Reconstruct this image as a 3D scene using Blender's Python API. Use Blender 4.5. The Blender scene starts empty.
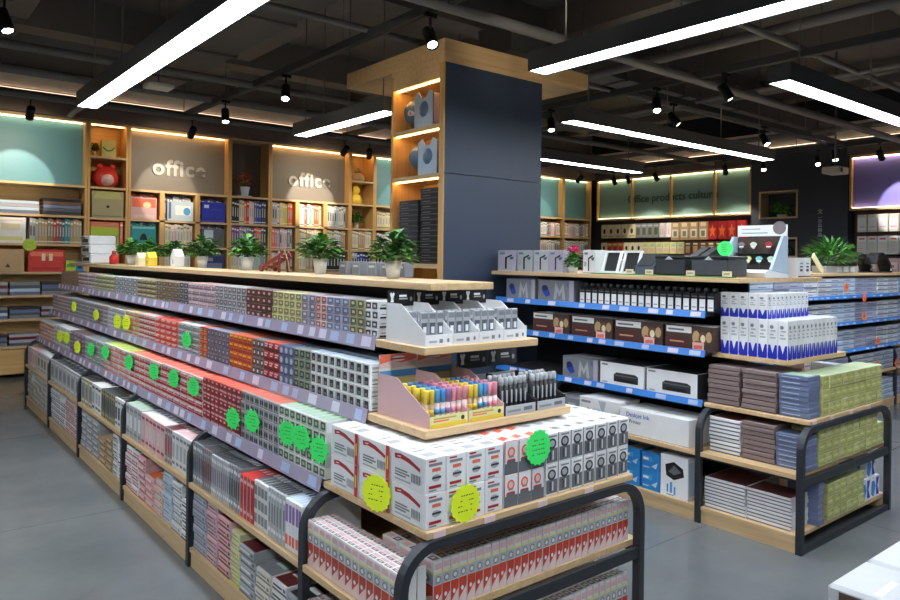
import bpy, math, random
from mathutils import Vector, Matrix
random.seed(7)
PI = math.pi
sc = bpy.context.scene
COL = sc.collection

# ------------------------------------------------------------------ materials
def lin(c):
    return tuple(((v / 255) / 12.92 if v / 255 <= .04045 else ((v / 255 + .055) / 1.055) ** 2.4) for v in c)
MATS = {}
def mat(name, rgb=None, rough=.5, metal=0., vary=.10, scale=9., emit=None, strength=1., spec=.5, alpha=1., transmission=0.):
    """one procedural material: base colour broken up by noise and by a small change from object to object"""
    if name in MATS: return MATS[name]
    m = bpy.data.materials.new(name); m.use_nodes = True
    nt = m.node_tree; b = nt.nodes['Principled BSDF']
    b.inputs['Roughness'].default_value = rough; b.inputs['Metallic'].default_value = metal
    b.inputs['Specular IOR Level'].default_value = spec
    c = lin(rgb)
    if emit:
        b.inputs['Base Color'].default_value = (*c, 1)
        b.inputs['Emission Color'].default_value = (*lin(emit), 1); b.inputs['Emission Strength'].default_value = strength
    else:
        tc = nt.nodes.new('ShaderNodeTexCoord'); n = nt.nodes.new('ShaderNodeTexNoise')
        n.inputs['Scale'].default_value = scale; n.inputs['Detail'].default_value = 3
        nt.links.new(tc.outputs['Object'], n.inputs['Vector'])
        oi = nt.nodes.new('ShaderNodeObjectInfo')
        add = nt.nodes.new('ShaderNodeMath'); add.operation = 'ADD'
        nt.links.new(n.outputs['Fac'], add.inputs[0]); nt.links.new(oi.outputs['Random'], add.inputs[1])
        mr = nt.nodes.new('ShaderNodeMapRange')
        mr.inputs['From Min'].default_value = .3; mr.inputs['From Max'].default_value = 1.7
        mr.inputs['To Min'].default_value = 1 - vary; mr.inputs['To Max'].default_value = 1 + vary
        nt.links.new(add.outputs[0], mr.inputs['Value'])
        mx = nt.nodes.new('ShaderNodeVectorMath'); mx.operation = 'SCALE'
        mx.inputs[0].default_value = c
        nt.links.new(mr.outputs[0], mx.inputs['Scale'])
        nt.links.new(mx.outputs[0], b.inputs['Base Color'])
    if alpha < 1: b.inputs['Alpha'].default_value = alpha
    if transmission: b.inputs['Transmission Weight'].default_value = transmission
    MATS[name] = m; return m

def wood(name, a, b_, rough=.45, axis=0):
    m = bpy.data.materials.new(name); m.use_nodes = True
    nt = m.node_tree; b = nt.nodes['Principled BSDF']; b.inputs['Roughness'].default_value = rough
    tc = nt.nodes.new('ShaderNodeTexCoord'); mp = nt.nodes.new('ShaderNodeMapping')
    mp.inputs['Scale'].default_value = [(1.2, 26, 26), (26, 1.2, 26), (26, 26, 1.2)][axis]
    n = nt.nodes.new('ShaderNodeTexNoise'); n.inputs['Scale'].default_value = 1.4; n.inputs['Detail'].default_value = 5; n.inputs['Distortion'].default_value = .6
    r = nt.nodes.new('ShaderNodeValToRGB')
    r.color_ramp.elements[0].position = .3; r.color_ramp.elements[0].color = (*lin(a), 1)
    r.color_ramp.elements[1].position = .72; r.color_ramp.elements[1].color = (*lin(b_), 1)
    nt.links.new(tc.outputs['Object'], mp.inputs['Vector']); nt.links.new(mp.outputs[0], n.inputs['Vector'])
    nt.links.new(n.outputs['Fac'], r.inputs['Fac']); nt.links.new(r.outputs[0], b.inputs['Base Color'])
    MATS[name] = m; return m

def floor_material():
    m = bpy.data.materials.new('sealed_concrete'); m.use_nodes = True
    nt = m.node_tree; b = nt.nodes['Principled BSDF']
    tc = nt.nodes.new('ShaderNodeTexCoord')
    n = nt.nodes.new('ShaderNodeTexNoise'); n.inputs['Scale'].default_value = .9; n.inputs['Detail'].default_value = 8; n.inputs['Roughness'].default_value = .6
    r = nt.nodes.new('ShaderNodeValToRGB')
    r.color_ramp.elements[0].position = .3; r.color_ramp.elements[0].color = (*lin((92, 97, 100)), 1)
    r.color_ramp.elements[1].position = .7; r.color_ramp.elements[1].color = (*lin((119, 123, 125)), 1)
    v = nt.nodes.new('ShaderNodeTexNoise'); v.inputs['Scale'].default_value = 1.6; v.inputs['Detail'].default_value = 3
    mr = nt.nodes.new('ShaderNodeMapRange'); mr.inputs['To Min'].default_value = .17; mr.inputs['To Max'].default_value = .30
    bk = nt.nodes.new('ShaderNodeTexBrick'); bk.offset = 0; bk.inputs['Scale'].default_value = 1
    bk.inputs['Brick Width'].default_value = 2.4; bk.inputs['Row Height'].default_value = 2.4; bk.inputs['Mortar Size'].default_value = .006
    bk.inputs['Color1'].default_value = (1, 1, 1, 1); bk.inputs['Color2'].default_value = (.97, .97, .97, 1); bk.inputs['Mortar'].default_value = (.72, .72, .72, 1)
    mx = nt.nodes.new('ShaderNodeMix'); mx.data_type = 'RGBA'; mx.blend_type = 'MULTIPLY'; mx.inputs['Factor'].default_value = 1
    for t in (n, v): nt.links.new(tc.outputs['Object'], t.inputs['Vector'])
    nt.links.new(tc.outputs['Object'], bk.inputs['Vector'])
    nt.links.new(n.outputs['Fac'], r.inputs['Fac']); nt.links.new(r.outputs[0], mx.inputs['A']); nt.links.new(bk.outputs['Color'], mx.inputs['B'])
    nt.links.new(mx.outputs['Result'], b.inputs['Base Color'])
    nt.links.new(v.outputs['Fac'], mr.inputs['Value']); nt.links.new(mr.outputs[0], b.inputs['Roughness'])
    MATS['floor'] = m; return m

WOODX = wood('pale_maple', (196, 164, 120), (222, 192, 148), axis=0)
WOODY = wood('pale_maple_long', (196, 164, 120), (222, 192, 148), axis=1)
WOODZ = wood('warmlit_maple_upright', (200, 156, 94), (222, 182, 120), axis=2)  # maple made more golden, the warm light on it put into its colour
CAPV = wood('lit_cap_veneer', (214, 176, 122), (234, 198, 146), axis=0)  # lighter copy of the column wood, with stronger light painted into its colour
OAK = wood('warmlit_honey_veneer', (202, 158, 96), (224, 184, 120), axis=0)  # veneer colour carries an extra golden tint of warm lamplight
floor_material()

# palette: name -> sRGB
PAL = dict(white=(236, 237, 238), paper=(226, 226, 224), offwhite=(222, 218, 206), cream=(226, 216, 178), silver=(178, 182, 186), grey=(132, 136, 142),
  midgrey=(104, 108, 114), slate=(84, 92, 104), dark=(50, 52, 56), black=(22, 23, 25), charcoal=(66, 68, 74), lilac=(176, 172, 188), mauve=(138, 128, 146), olive=(132, 128, 96),
  khaki=(170, 164, 128), yellow=(236, 206, 70), lemon=(226, 222, 150), orange=(232, 112, 56), coral=(236, 116, 88), red=(206, 52, 44), crimson=(176, 40, 44), brick=(178, 70, 50),
  maroon=(104, 40, 42), brown=(104, 78, 62), cocoa=(74, 56, 50), tan=(188, 156, 112), pink=(232, 150, 170), rose=(226, 186, 188), blush=(232, 206, 202), purple=(128, 76, 140), violet=(150, 120, 180),
  navy=(36, 44, 98), blue=(46, 74, 170), royal=(30, 44, 176), sky=(84, 158, 214), azure=(38, 134, 206), ice=(190, 210, 228), teal=(44, 148, 156), aqua=(120, 196, 196),
  green=(70, 140, 60), leaf=(96, 160, 62), lime=(178, 206, 62), mint=(176, 206, 180), sage=(150, 164, 142), moss=(80, 92, 56), pea=(188, 190, 118), peadark=(160, 164, 100), pale_pea=(200, 200, 138), vermilion=(198, 66, 42), steelblue=(104, 116, 150), periwinkle=(138, 154, 196), dusk=(128, 116, 120), taupe=(142, 124, 122), wine=(88, 42, 46))
def pm(k):
    if k in MATS: return MATS[k]
    return mat(k, PAL[k], rough=.42)
mat('neon_green', (66, 248, 116), .6, vary=.03); mat('neon_yellow', (236, 255, 44), .6, vary=.03); mat('neon_orange', (255, 124, 62), .6, vary=.03); mat('ink', (20, 60, 30), .8)
mat('frame_metal', (52, 56, 62), .42, .3, .06); mat('shelf_metal', (70, 66, 68), .5, .1, .06); mat('dark_metal', (30, 31, 33), .5, .2, .06)
mat('ticket_strip', (168, 158, 180), .22, vary=.05, spec=.7); mat('blue_strip', (52, 124, 206), .3, vary=.06); mat('ticket', (206, 200, 216), .4); mat('pale_blue', (168, 184, 214), .35)
mat('lamp_housing', (74, 76, 78), .5, .1, .05); mat('fitting_black', (18, 18, 20), .45, .1, .05)
mat('diffuser', (255, 255, 255), emit=(238, 246, 255), strength=9.)
mat('led_warm', (255, 220, 160), emit=(255, 192, 108), strength=4.); mat('led_soft', (255, 236, 170), emit=(255, 234, 176), strength=2.4); mat('led_ledge_fill', (255, 225, 190), emit=(255, 222, 186), strength=.7); mat('led_white', (255, 240, 225), emit=(255, 226, 190), strength=2.6)
mat('spot_lens', (255, 255, 255), emit=(255, 246, 232), strength=6.)
mat('navy_panel', (62, 74, 94), .38, vary=.04, scale=2.); mat('dark_wall', (60, 63, 72), .7, vary=.05, scale=2.)
mat('teal_panel', (92, 144, 160), .5, vary=.04, scale=2.); mat('greyed_panel', (120, 114, 108), .6, vary=.05, scale=2.); mat('green_panel', (116, 150, 152), .5, vary=.05, scale=2.); mat('purple_panel', (128, 122, 200), .5, vary=.05, scale=2.)
mat('niche_grey', (96, 88, 82), .7); mat('letter_grey', (168, 166, 164), .4, .1); mat('letter_green', (44, 82, 60), .5); mat('letter_white', (204, 206, 210), .5)
mat('ceiling_paint', (122, 116, 110), .9, vary=.3, scale=1.2); mat('beam_paint', (134, 127, 120), .9, vary=.2, scale=1.5); mat('duct_paint', (112, 110, 108), .7, vary=.15); mat('fascia_brown', (116, 98, 90), .6, vary=.08); mat('ledge_beige', (240, 226, 210), .8, vary=.08)
mat('plain_wall', (170, 168, 164), .8, vary=.06); mat('peg_board', (104, 70, 50), .6, vary=.08)
mat('leaf_a', (66, 130, 40), .5, vary=.35, scale=20); mat('leaf_b', (98, 160, 58), .5, vary=.3, scale=20); mat('leaf_c', (46, 96, 44), .5, vary=.3, scale=20); mat('soil', (60, 44, 32), .9)
mat('pot_white', (236, 234, 226), .35, vary=.03); mat('petal_pink', (230, 60, 140), .6, vary=.2, scale=30); mat('petal_red', (216, 70, 62), .6, vary=.3, scale=30); mat('clear_plastic', (226, 230, 234), .15, vary=.03, alpha=.55); mat('globe_sea', (92, 120, 150), .35, vary=.1)
mat('redwood', (120, 44, 34), .4, vary=.2, scale=14); mat('gold', (210, 170, 90), .35, .5)
M = MATS

# ------------------------------------------------------------------ mesh building
class MB:
    def __init__(s): s.v = []; s.f = []; s.mi = []; s.mats = []; s.sm = []
    def m(s, k):
        m = MATS[k] if k in MATS else pm(k)
        if m not in s.mats: s.mats.append(m)
        return s.mats.index(m)
    def poly(s, pts, k, smooth=False):
        n = len(s.v); s.v += [tuple(p) for p in pts]; s.f.append(tuple(range(n, n + len(pts)))); s.mi.append(s.m(k)); s.sm.append(smooth)
    def box(s, x0, y0, z0, x1, y1, z1, k):
        n = len(s.v)
        s.v += [(x0, y0, z0), (x1, y0, z0), (x1, y1, z0), (x0, y1, z0), (x0, y0, z1), (x1, y0, z1), (x1, y1, z1), (x0, y1, z1)]
        for q in ((0, 3, 2, 1), (4, 5, 6, 7), (0, 1, 5, 4), (1, 2, 6, 5), (2, 3, 7, 6), (3, 0, 4, 7)):
            s.f.append(tuple(n + i for i in q)); s.mi.append(s.m(k)); s.sm.append(False)
        return s
    def cbox(s, cx, cy, cz, w, d, h, k): return s.box(cx - w / 2, cy - d / 2, cz - h / 2, cx + w / 2, cy + d / 2, cz + h / 2, k)
    def bevbox(s, x0, y0, z0, x1, y1, z1, k, b=.004):
        # box with chamfered edges
        n = len(s.v); P = []
        for sx in (0, 1):
            for sy in (0, 1):
                for sz in (0, 1):
                    X, Y, Z = (x0, x1)[sx], (y0, y1)[sy], (z0, z1)[sz]
                    ix, iy, iz = (b, -b)[sx], (b, -b)[sy], (b, -b)[sz]
                    P += [(X, Y + iy, Z + iz), (X + ix, Y, Z + iz), (X + ix, Y + iy, Z)]
        s.v += P
        def I(sx, sy, sz, a): return n + (sx * 4 + sy * 2 + sz) * 3 + a
        F = []
        for a, (p, q) in ((0, (1, 2)), (1, (0, 2)), (2, (0, 1))):
            for side in (0, 1):
                loop = []
                for u, w in ((0, 0), (1, 0), (1, 1), (0, 1)):
                    c = [0, 0, 0]; c[a] = side; c[p] = u; c[q] = w
                    loop.append(I(*c, a))
                flip = (side == 0) != (a == 1)
                F.append(loop[::-1] if flip else loop)
        for a, b2, c in ((0, 1, 2), (0, 2, 1), (1, 2, 0)):
            for u in (0, 1):
                for w in (0, 1):
                    e = []
                    for t in (0, 1):
                        k3 = [0, 0, 0]; k3[a] = u; k3[b2] = w; k3[c] = t; e.append(k3)
                    F.append([I(*e[0], a), I(*e[1], a), I(*e[1], b2), I(*e[0], b2)])
        for sx in (0, 1):
            for sy in (0, 1):
                for sz in (0, 1): F.append([I(sx, sy, sz, 0), I(sx, sy, sz, 1), I(sx, sy, sz, 2)])
        for f in F: s.f.append(tuple(f)); s.mi.append(s.m(k)); s.sm.append(False)
        s.fix = True
        return s
    def lathe(s, prof, k, n=16, c=(0, 0, 0), smooth=True, axis='Z'):
        base = len(s.v)
        for r, z in prof:
            for i in range(n):
                a = 2 * PI * i / n; p = (r * math.cos(a), r * math.sin(a), z)
                if axis == 'X': p = (z, p[0], p[1])
                if axis == 'Y': p = (p[0], z, p[1])
                s.v.append((p[0] + c[0], p[1] + c[1], p[2] + c[2]))
        for j in range(len(prof) - 1):
            for i in range(n):
                a, b = base + j * n + i, base + j * n + (i + 1) % n
                s.f.append((a, b, b + n, a + n)); s.mi.append(s.m(k)); s.sm.append(smooth)
        for j, rev in ((0, True), (len(prof) - 1, False)):
            if prof[j][0] > 1e-5:
                l = [base + j * n + i for i in range(n)]
                s.f.append(tuple(l[::-1] if rev else l)); s.mi.append(s.m(k)); s.sm.append(False)
        s.fix = True
        return s
    def tube(s, pts, r, k, n=8, flat=None):
        """sweep along points; flat=(w,h) sweeps a rectangle instead of a circle"""
        pts = [Vector(p) for p in pts]; base = len(s.v); prev = None
        sec = [(math.cos(2 * PI * i / n) * r, math.sin(2 * PI * i / n) * r) for i in range(n)] if not flat else [(-flat[0] / 2, -flat[1] / 2), (flat[0] / 2, -flat[1] / 2), (flat[0] / 2, flat[1] / 2), (-flat[0] / 2, flat[1] / 2)]
        n = len(sec)
        for i, p in enumerate(pts):
            t = ((pts[min(i + 1, len(pts) - 1)] - p).normalized() + (p - pts[max(i - 1, 0)]).normalized()).normalized()
            if prev is None:
                u = t.cross(Vector((0, 1, 0)) if abs(t.y) < .9 else Vector((1, 0, 0))).normalized()
            else: u = (prev - t * prev.dot(t)).normalized()
            prev = u; w = t.cross(u)
            for a, b in sec: s.v.append(tuple(p + u * a + w * b))
        for j in range(len(pts) - 1):
            for i in range(n):
                a, b = base + j * n + i, base + j * n + (i + 1) % n
                s.f.append((a, b, b + n, a + n)); s.mi.append(s.m(k)); s.sm.append(not flat)
        s.f.append(tuple(base + i for i in range(n))[::-1]); s.f.append(tuple(base + (len(pts) - 1) * n + i for i in range(n)))
        s.mi += [s.m(k)] * 2; s.sm += [False] * 2; s.fix = True
        return s
    def prism(s, outline, y0, y1, k, plane='XZ'):
        """outline in the plane, extruded from y0 to y1 along the third axis"""
        def T(a, b, c): return {'XZ': (a, c, b), 'YZ': (c, a, b), 'XY': (a, b, c)}[plane]
        n = len(s.v); m = len(outline)
        s.v += [T(a, b, y0) for a, b in outline] + [T(a, b, y1) for a, b in outline]
        s.f.append(tuple(range(n, n + m))); s.f.append(tuple(range(n + m, n + 2 * m))[::-1])
        for i in range(m): s.f.append((n + i, n + m + i, n + m + (i + 1) % m, n + (i + 1) % m))
        s.mi += [s.m(k)] * (m + 2); s.sm += [False] * (m + 2); s.fix = True
        return s
    def mesh(s, name):
        me = bpy.data.meshes.new(name); me.from_pydata(s.v, [], s.f)
        for m in s.mats: me.materials.append(m)
        me.polygons.foreach_set('material_index', s.mi); me.polygons.foreach_set('use_smooth', s.sm)
        me.update()
        if getattr(s, 'fix', False):
            import bmesh
            b = bmesh.new(); b.from_mesh(me); bmesh.ops.recalc_face_normals(b, faces=b.faces); b.to_mesh(me); b.free()
        return me
    def build(s, name, parent=None, loc=(0, 0, 0), rz=0., label=None):
        o = bpy.data.objects.new(name, s.mesh(name)); COL.objects.link(o)
        o.location = loc; o.rotation_euler = (0, 0, rz); o.parent = parent
        if label: o['label'] = label
        return o

def tag(o, label, cat, group=None, kind=None):
    o['label'] = label; o['category'] = cat
    if group: o['group'] = group
    if kind: o['kind'] = kind
    return o
def thing(name, label, cat, loc=(0, 0, 0), rz=0., group=None):
    o = bpy.data.objects.new(name, None); COL.objects.link(o); o.location = loc; o.rotation_euler = (0, 0, rz); o.empty_display_size = .1
    return tag(o, label, cat, group)
def put(me, name, label, cat, loc, rz=0., group=None):
    o = bpy.data.objects.new(name, me); COL.objects.link(o); o.location = loc; o.rotation_euler = (0, 0, rz)
    return tag(o, label, cat, group)
def dup(root, loc, rz, label, group=None):
    r = root.copy(); COL.objects.link(r); r.location = loc; r.rotation_euler = (0, 0, rz); r['label'] = label
    if group: r['group'] = group
    for ch in list(root.children):
        c = ch.copy(); COL.objects.link(c); c.parent = r
        for g in ch.children:
            d = g.copy(); COL.objects.link(d); d.parent = c
    return r
def struct(o): o['kind'] = 'structure'; return o

ORD = ['first', 'second', 'third', 'fourth', 'fifth', 'sixth', 'seventh', 'eighth', 'ninth', 'tenth', 'eleventh', 'twelfth', 'thirteenth', 'fourteenth', 'fifteenth', 'sixteenth', 'seventeenth', 'eighteenth', 'nineteenth', 'twentieth']
TENS = {2: 'twenty', 3: 'thirty', 4: 'forty'}
def ordn(i):
    i += 1
    if i <= 20: return ORD[i - 1]
    t, u = divmod(i, 10)
    return TENS[t][:-1] + 'ieth' if u == 0 else TENS[t] + '-' + ORD[u - 1]
ROWS = {1: ['only'], 2: ['top', 'bottom'], 3: ['top', 'middle', 'bottom'], 4: ['top', 'second', 'third', 'bottom'], 5: ['top', 'second', 'middle', 'fourth', 'bottom']}
def rown(r, n):  # r counted from the bottom
    if n in ROWS: return ROWS[n][n - 1 - r]
    return 'top' if r == n - 1 else 'bottom' if r == 0 else ordn(n - 1 - r)

# ------------------------------------------------------------------ printed cartons
FACE = {'front': lambda u, v, w, d, h, e: ((u - .5) * w, -d / 2 - e, v * h), 'right': lambda u, v, w, d, h, e: (w / 2 + e, (u - .5) * d, v * h),
        'left': lambda u, v, w, d, h, e: (-w / 2 - e, (.5 - u) * d, v * h), 'top': lambda u, v, w, d, h, e: ((u - .5) * w, (v - .5) * d, h + e)}
def art(mb, face, items, w, d, h, z=0., x=0., y=0.):
    for i, it in enumerate(items):
        e = .0006 + .0003 * i
        kind = it[0]
        if kind == 'r': pts = [(it[1], it[2]), (it[3], it[2]), (it[3], it[4]), (it[1], it[4])]
        elif kind == 'e': pts = [(it[1] + it[3] * math.cos(2 * PI * k / 14), it[2] + it[4] * math.sin(2 * PI * k / 14)) for k in range(14)]
        else: pts = it[1]
        q = [FACE[face](u, v, w, d, h, e) for u, v in pts]
        mb.poly([(a + x, b + y, c + z) for a, b, c in q], it[-1])
def lines(u0, v0, u1, v1, n, k, fill=.5, rag=True, rnd=random.Random(3)):
    """rows of small print"""
    out = []
    for i in range(n):
        a = v0 + (v1 - v0) * i / n; b = a + (v1 - v0) / n * fill
        out.append(('r', u0, a, u1 - (rnd.random() * .35 * (u1 - u0) if rag else 0), b, k))
    return out
def carton(name, w, d, h, body, **faces):
    mb = MB()
    c = min(.0022, h * .08, w * .06)
    mb.bevbox(-w / 2, -d / 2, 0, w / 2, d / 2, h, body, c)
    for f, items in faces.items():
        if f == 'label': continue
        art(mb, f, items, w, d, h)
    return mb.mesh(name)

def text_mesh(s, size, depth, k, name='lettering', spacing=1.0, bold=0.):
    cu = bpy.data.curves.new('tmp_text', 'FONT'); cu.body = s; cu.size = size; cu.extrude = depth / 2; cu.align_x = 'CENTER'; cu.align_y = 'CENTER'; cu.space_character = spacing; cu.offset = bold
    o = bpy.data.objects.new('tmp_text', cu); COL.objects.link(o)
    dg = bpy.context.evaluated_depsgraph_get(); dg.update()
    me = bpy.data.meshes.new_from_object(o.evaluated_get(dg)); me.name = name
    bpy.data.objects.remove(o); bpy.data.curves.remove(cu)
    me.materials.clear(); me.materials.append(MATS[k] if k in MATS else pm(k))
    return me
def text_part(s, size, depth, k, parent, loc, rot, name='lettering', spacing=1.0, bold=0.):
    o = bpy.data.objects.new(name, text_mesh(s, size, depth, k, name, spacing, bold)); COL.objects.link(o); o.parent = parent; o.location = loc; o.rotation_euler = rot
    return o
# ------------------------------------------------------------------ camera
F, HY, YAW, ROLL = 717.42, 258.68, .68, -.0128
cam = bpy.data.cameras.new('camera'); co = bpy.data.objects.new('camera', cam); COL.objects.link(co)
cam.sensor_width = 36; cam.lens = F * 36 / 900; cam.shift_y = -(300 - HY) / 900; cam.clip_start = .05
Rw = Vector((math.cos(YAW), -math.sin(YAW), 0)); Fw = Vector((math.sin(YAW), math.cos(YAW), 0)); Up = Vector((0, 0, 1))
right = Rw * math.cos(ROLL) - Up * math.sin(ROLL); up = Rw * math.sin(ROLL) + Up * math.cos(ROLL)
mt = Matrix((right, up, -Fw)).transposed().to_4x4(); mt.translation = (0, 0, 1.6); co.matrix_world = mt
sc.camera = co

# ------------------------------------------------------------------ room shell
X0, X1, Y0, Y1, ZC = -3.2, 13.1, -3.4, 10.97, 4.7
def slab(name, a, b, k): return struct(MB().box(*a, *b, k).build(name))
slab('floor', (X0, Y0, -.1), (X1, Y1, 0), 'floor')
slab('ceiling', (X0, Y0, ZC), (X1, Y1, ZC + .1), 'ceiling_paint')
slab('wall_back', (X0, Y1, 0), (X1, Y1 + .1, ZC), 'plain_wall')
slab('wall_right', (X1, Y0, 0), (X1 + .1, Y1, ZC), 'dark_wall')
slab('wall_left', (X0 - .1, Y0, 0), (X0, Y1, ZC), 'plain_wall')
slab('wall_front', (X0, Y0 - .1, 0), (X1, Y0, ZC), 'plain_wall')
# dark pier of the right wall, built out to the face of the fitted units, with its two display niches
mb = MB()
for a, b in (((5.17, 0), (6.0, 3.66)), ((6.71, 0), (6.87, 3.66)), ((6.0, 0), (6.71, 1.70)), ((6.0, 2.06), (6.71, 2.40)), ((6.0, 2.90), (6.71, 3.66))):
    mb.box(12.75, a[0], a[1], 13.09, b[0], b[1], 'dark_wall')
struct(mb.build('wall_pier'))
for i, (a, b) in enumerate(((2.40, 2.90), (1.70, 2.06))):
    mb = MB()
    for q in ((6.0, a, 6.03, b), (6.68, a, 6.71, b), (6.03, a, 6.68, a + .03), (6.03, b - .03, 6.68, b)): mb.box(12.73, q[0], q[1], 13.06, q[2], q[3], 'pale_maple')
    mb.box(13.03, 6.03, a + .03, 13.06, 6.68, b - .03, 'dark_wall')
    struct(mb.build('trim_%d' % (i + 1)))
for i, (ch, z) in enumerate((('文', 2.49), ('—', 2.40), ('办', 2.33), ('公', 2.25), ('用', 2.17), ('品', 2.09))):
    struct(text_part(ch, .075 if i else .095, .006, 'letter_white', None, (12.746, 5.62, z), (PI / 2, 0, -PI / 2), 'wall_lettering'))
# fascia and ledge above the fitted shelving
struct(MB().box(X0, 10.50, 3.405, 12.7, 10.97, 3.68, 'fascia_brown').build('trim_3'))
struct(MB().box(X0, 10.56, 3.72, 12.74, 10.97, 3.93, 'ledge_beige').build('trim_4'))
mb = MB().box(12.70, 6.87, 3.415, 13.1, 10.5, 3.68, 'fascia_brown'); mb.box(12.70, Y0, 3.415, 13.1, 5.17, 3.68, 'fascia_brown'); struct(mb.build('trim_5'))
struct(MB().box(12.74, Y0, 3.72, 13.1, 10.5, 3.98, 'ledge_beige').build('trim_6'))
# added glow strips, hidden on top of the fascia, put in to brighten the ledge
struct(MB().box(X0 + .1, 10.53, 3.683, 12.5, 10.545, 3.692, 'led_ledge_fill').build('trim_7'))
struct(MB().box(12.715, Y0 + .1, 3.683, 12.73, 10.4, 3.692, 'led_ledge_fill').build('trim_8'))
# concrete beams, ducts and pipes under the dark slab
for i, y in enumerate((-1.0, 2.6, 6.2, 9.6)): slab('ceiling_beam_%d' % i if i else 'ceiling_beam', (X0, y, 4.25), (X1, y + .35, 4.7), 'beam_paint')
for i, x in enumerate((-1.6, 1.1, 3.8, 6.5, 9.2, 11.9)): slab('ceiling_beam_%d' % (i + 4), (x, Y0, 4.32), (x + .3, Y1, 4.7), 'beam_paint')
def duct(label, pts, w, h, k='duct_paint', flanges=6, n='ventilation_duct'):
    t = thing(n, label, 'duct'); t['kind'] = 'structure'
    (ax, ay, az), (bx, by, bz) = pts
    alongx = abs(bx - ax) > abs(by - ay)
    if alongx: MB().box(ax, ay - w / 2, az, bx, ay + w / 2, az + h, k).build('duct_body', t)
    else: MB().box(ax - w / 2, ay, az, ax + w / 2, by, az + h, k).build('duct_body', t)
    mb = MB()
    for i in range(flanges):
        f = (i + .5) / flanges; x, y = ax + (bx - ax) * f, ay + (by - ay) * f; g = .025
        if alongx: mb.box(x - .02, y - w / 2 - g, az - g, x + .02, y + w / 2 + g, az + h + g, k)
        else: mb.box(x - w / 2 - g, y - .02, az - g, x + w / 2 + g, y + .02, az + h + g, k)
    mb.build('flange', t)
    return t
duct('grey air duct above the far right lights', ((5.0, 5.5, 3.72), (12.4, 5.5, 3.72)), .5, .3)
duct('grey air duct above the right gondola', ((5.2, 1.75, 3.75), (12.4, 1.75, 3.75)), .45, .28)
duct('slim grey duct beyond the column', ((4.9, 7.6, 3.7), (12.3, 7.6, 3.7)), .35, .25)
duct('dark air duct running beside the column towards the bookcases', ((2.95, -3, 3.85), (2.95, 10, 3.85)), .45, .3, flanges=9)
duct('dark air duct above the side aisle', ((-.4, -3, 3.9), (-.4, 10, 3.9)), .5, .3, flanges=9)
def pipe(label, a, b, r, k='duct_paint'):
    o = MB().tube([a, b], r, k, 10).build('ceiling_pipe'); tag(o, label, 'pipe', None, 'structure')
for i, (y, z, r) in enumerate(((1.0, 3.55, .035), (3.0, 3.5, .03), (4.05, 3.42, .045), (5.1, 3.5, .03), (7.4, 3.45, .04), (8.6, 3.5, .05), (9.4, 3.4, .035))):
    pipe('dark pipe under the slab, crossing the shop', (-3.1, y, z), (12.3, y, z), r)
for i, (x, z, r) in enumerate(((.45, 3.6, .04), (2.0, 3.4, .03), (6.1, 3.62, .05), (7.6, 3.5, .03), (8.4, 3.66, .04), (10.6, 3.5, .04))):
    pipe('dark pipe under the slab, running along the gondolas', (x, -3.2, z), (x, 10.4, z), r)

# ------------------------------------------------------------------ linear lights
def linear_light(label, x, y, L, along, g='suspended linear lights'):
    t = thing('linear_light', label, 'light', (x, y, 2.9), 0 if along == 'X' else PI / 2, g)
    w, h = .17, .13
    mb = MB()
    for q in ((-w / 2, 0, w / 2 - .0, .012), ):
        mb.box(0, -w / 2, .02, L, w / 2, h, 'lamp_housing')
        mb.box(0, -w / 2, 0, L, -w / 2 + .008, .02, 'lamp_housing'); mb.box(0, w / 2 - .008, 0, L, w / 2, .02, 'lamp_housing')
        mb.box(0, -w / 2, 0, .01, w / 2, .02, 'lamp_housing'); mb.box(L - .01, -w / 2, 0, L, w / 2, .02, 'lamp_housing')
    mb.build('housing', t)
    MB().box(.011, -w / 2 + .009, .004, L - .011, w / 2 - .009, .018, 'diffuser').build('diffuser', t)
    for f in (.08, .42, .70, .93):
        MB().tube([(L * f, 0, h), (L * f, 0, ZC - 2.9)], .006, 'duct_paint', 6).build('hanger_rod', t)
    return t
for lab, x, y, L, al in (('bright linear light over the long stationery gondola, near the aisle', 1.485, 3.2, 3.8, 'Y'), ('linear light over the long gondola behind the camera', 1.485, -1.3, 3.8, 'Y'),
    ('bright linear light between the gondolas, ending before the column', 3.6, -.3, 3.82, 'Y'), ('linear light running up to the far side of the column', 3.6, 5.3, 1.76, 'Y'),
    ('white linear light nearest the upper right, its end hanging free', 5.06, 2.53, 3.82, 'X'), ('long thin linear light beyond the right gondola', 5.06, 4.55, 3.82, 'X'),
    ('farthest linear light, by the green panel corner', 5.06, 6.5, 3.78, 'X'), ('linear light out of the way behind the right gondola end', 5.06, .5, 3.82, 'X'),
    ('linear light over the open left side of the shop', -.8, 3.2, 3.8, 'Y'), ('linear light over the open floor behind', -.8, -1.3, 3.8, 'Y')):
    linear_light(lab, x, y, L, al)

# ------------------------------------------------------------------ tracks and spots
def track(label, a, b):
    t = thing('lighting_track', label, 'lighting track', a, 0, 'ceiling lighting tracks')
    d = Vector(b) - Vector(a); L = d.length; t.rotation_euler = (0, 0, math.atan2(d.y, d.x))
    mb = MB(); mb.box(0, -.028, 0, L, -.008, .07, 'lamp_housing'); mb.box(0, .008, 0, L, .028, .07, 'lamp_housing'); mb.box(0, -.008, .02, L, .008, .07, 'fitting_black'); mb.build('rail', t)
    n = max(2, int(L / 2.2))
    for i in range(n): MB().tube([(L * (i + .5) / n, 0, .07), (L * (i + .5) / n, 0, ZC - a[2])], .005, 'duct_paint', 6).build('hanger_rod', t)
    return t
TZ = 3.42
track('black lighting track above the long stationery gondola', (3.22, -1.2, TZ), (3.22, 9.55, TZ))
track('black lighting track above the right gondola, running towards the corner', (6.4, -1.2, TZ), (6.4, 9.55, TZ))
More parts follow.
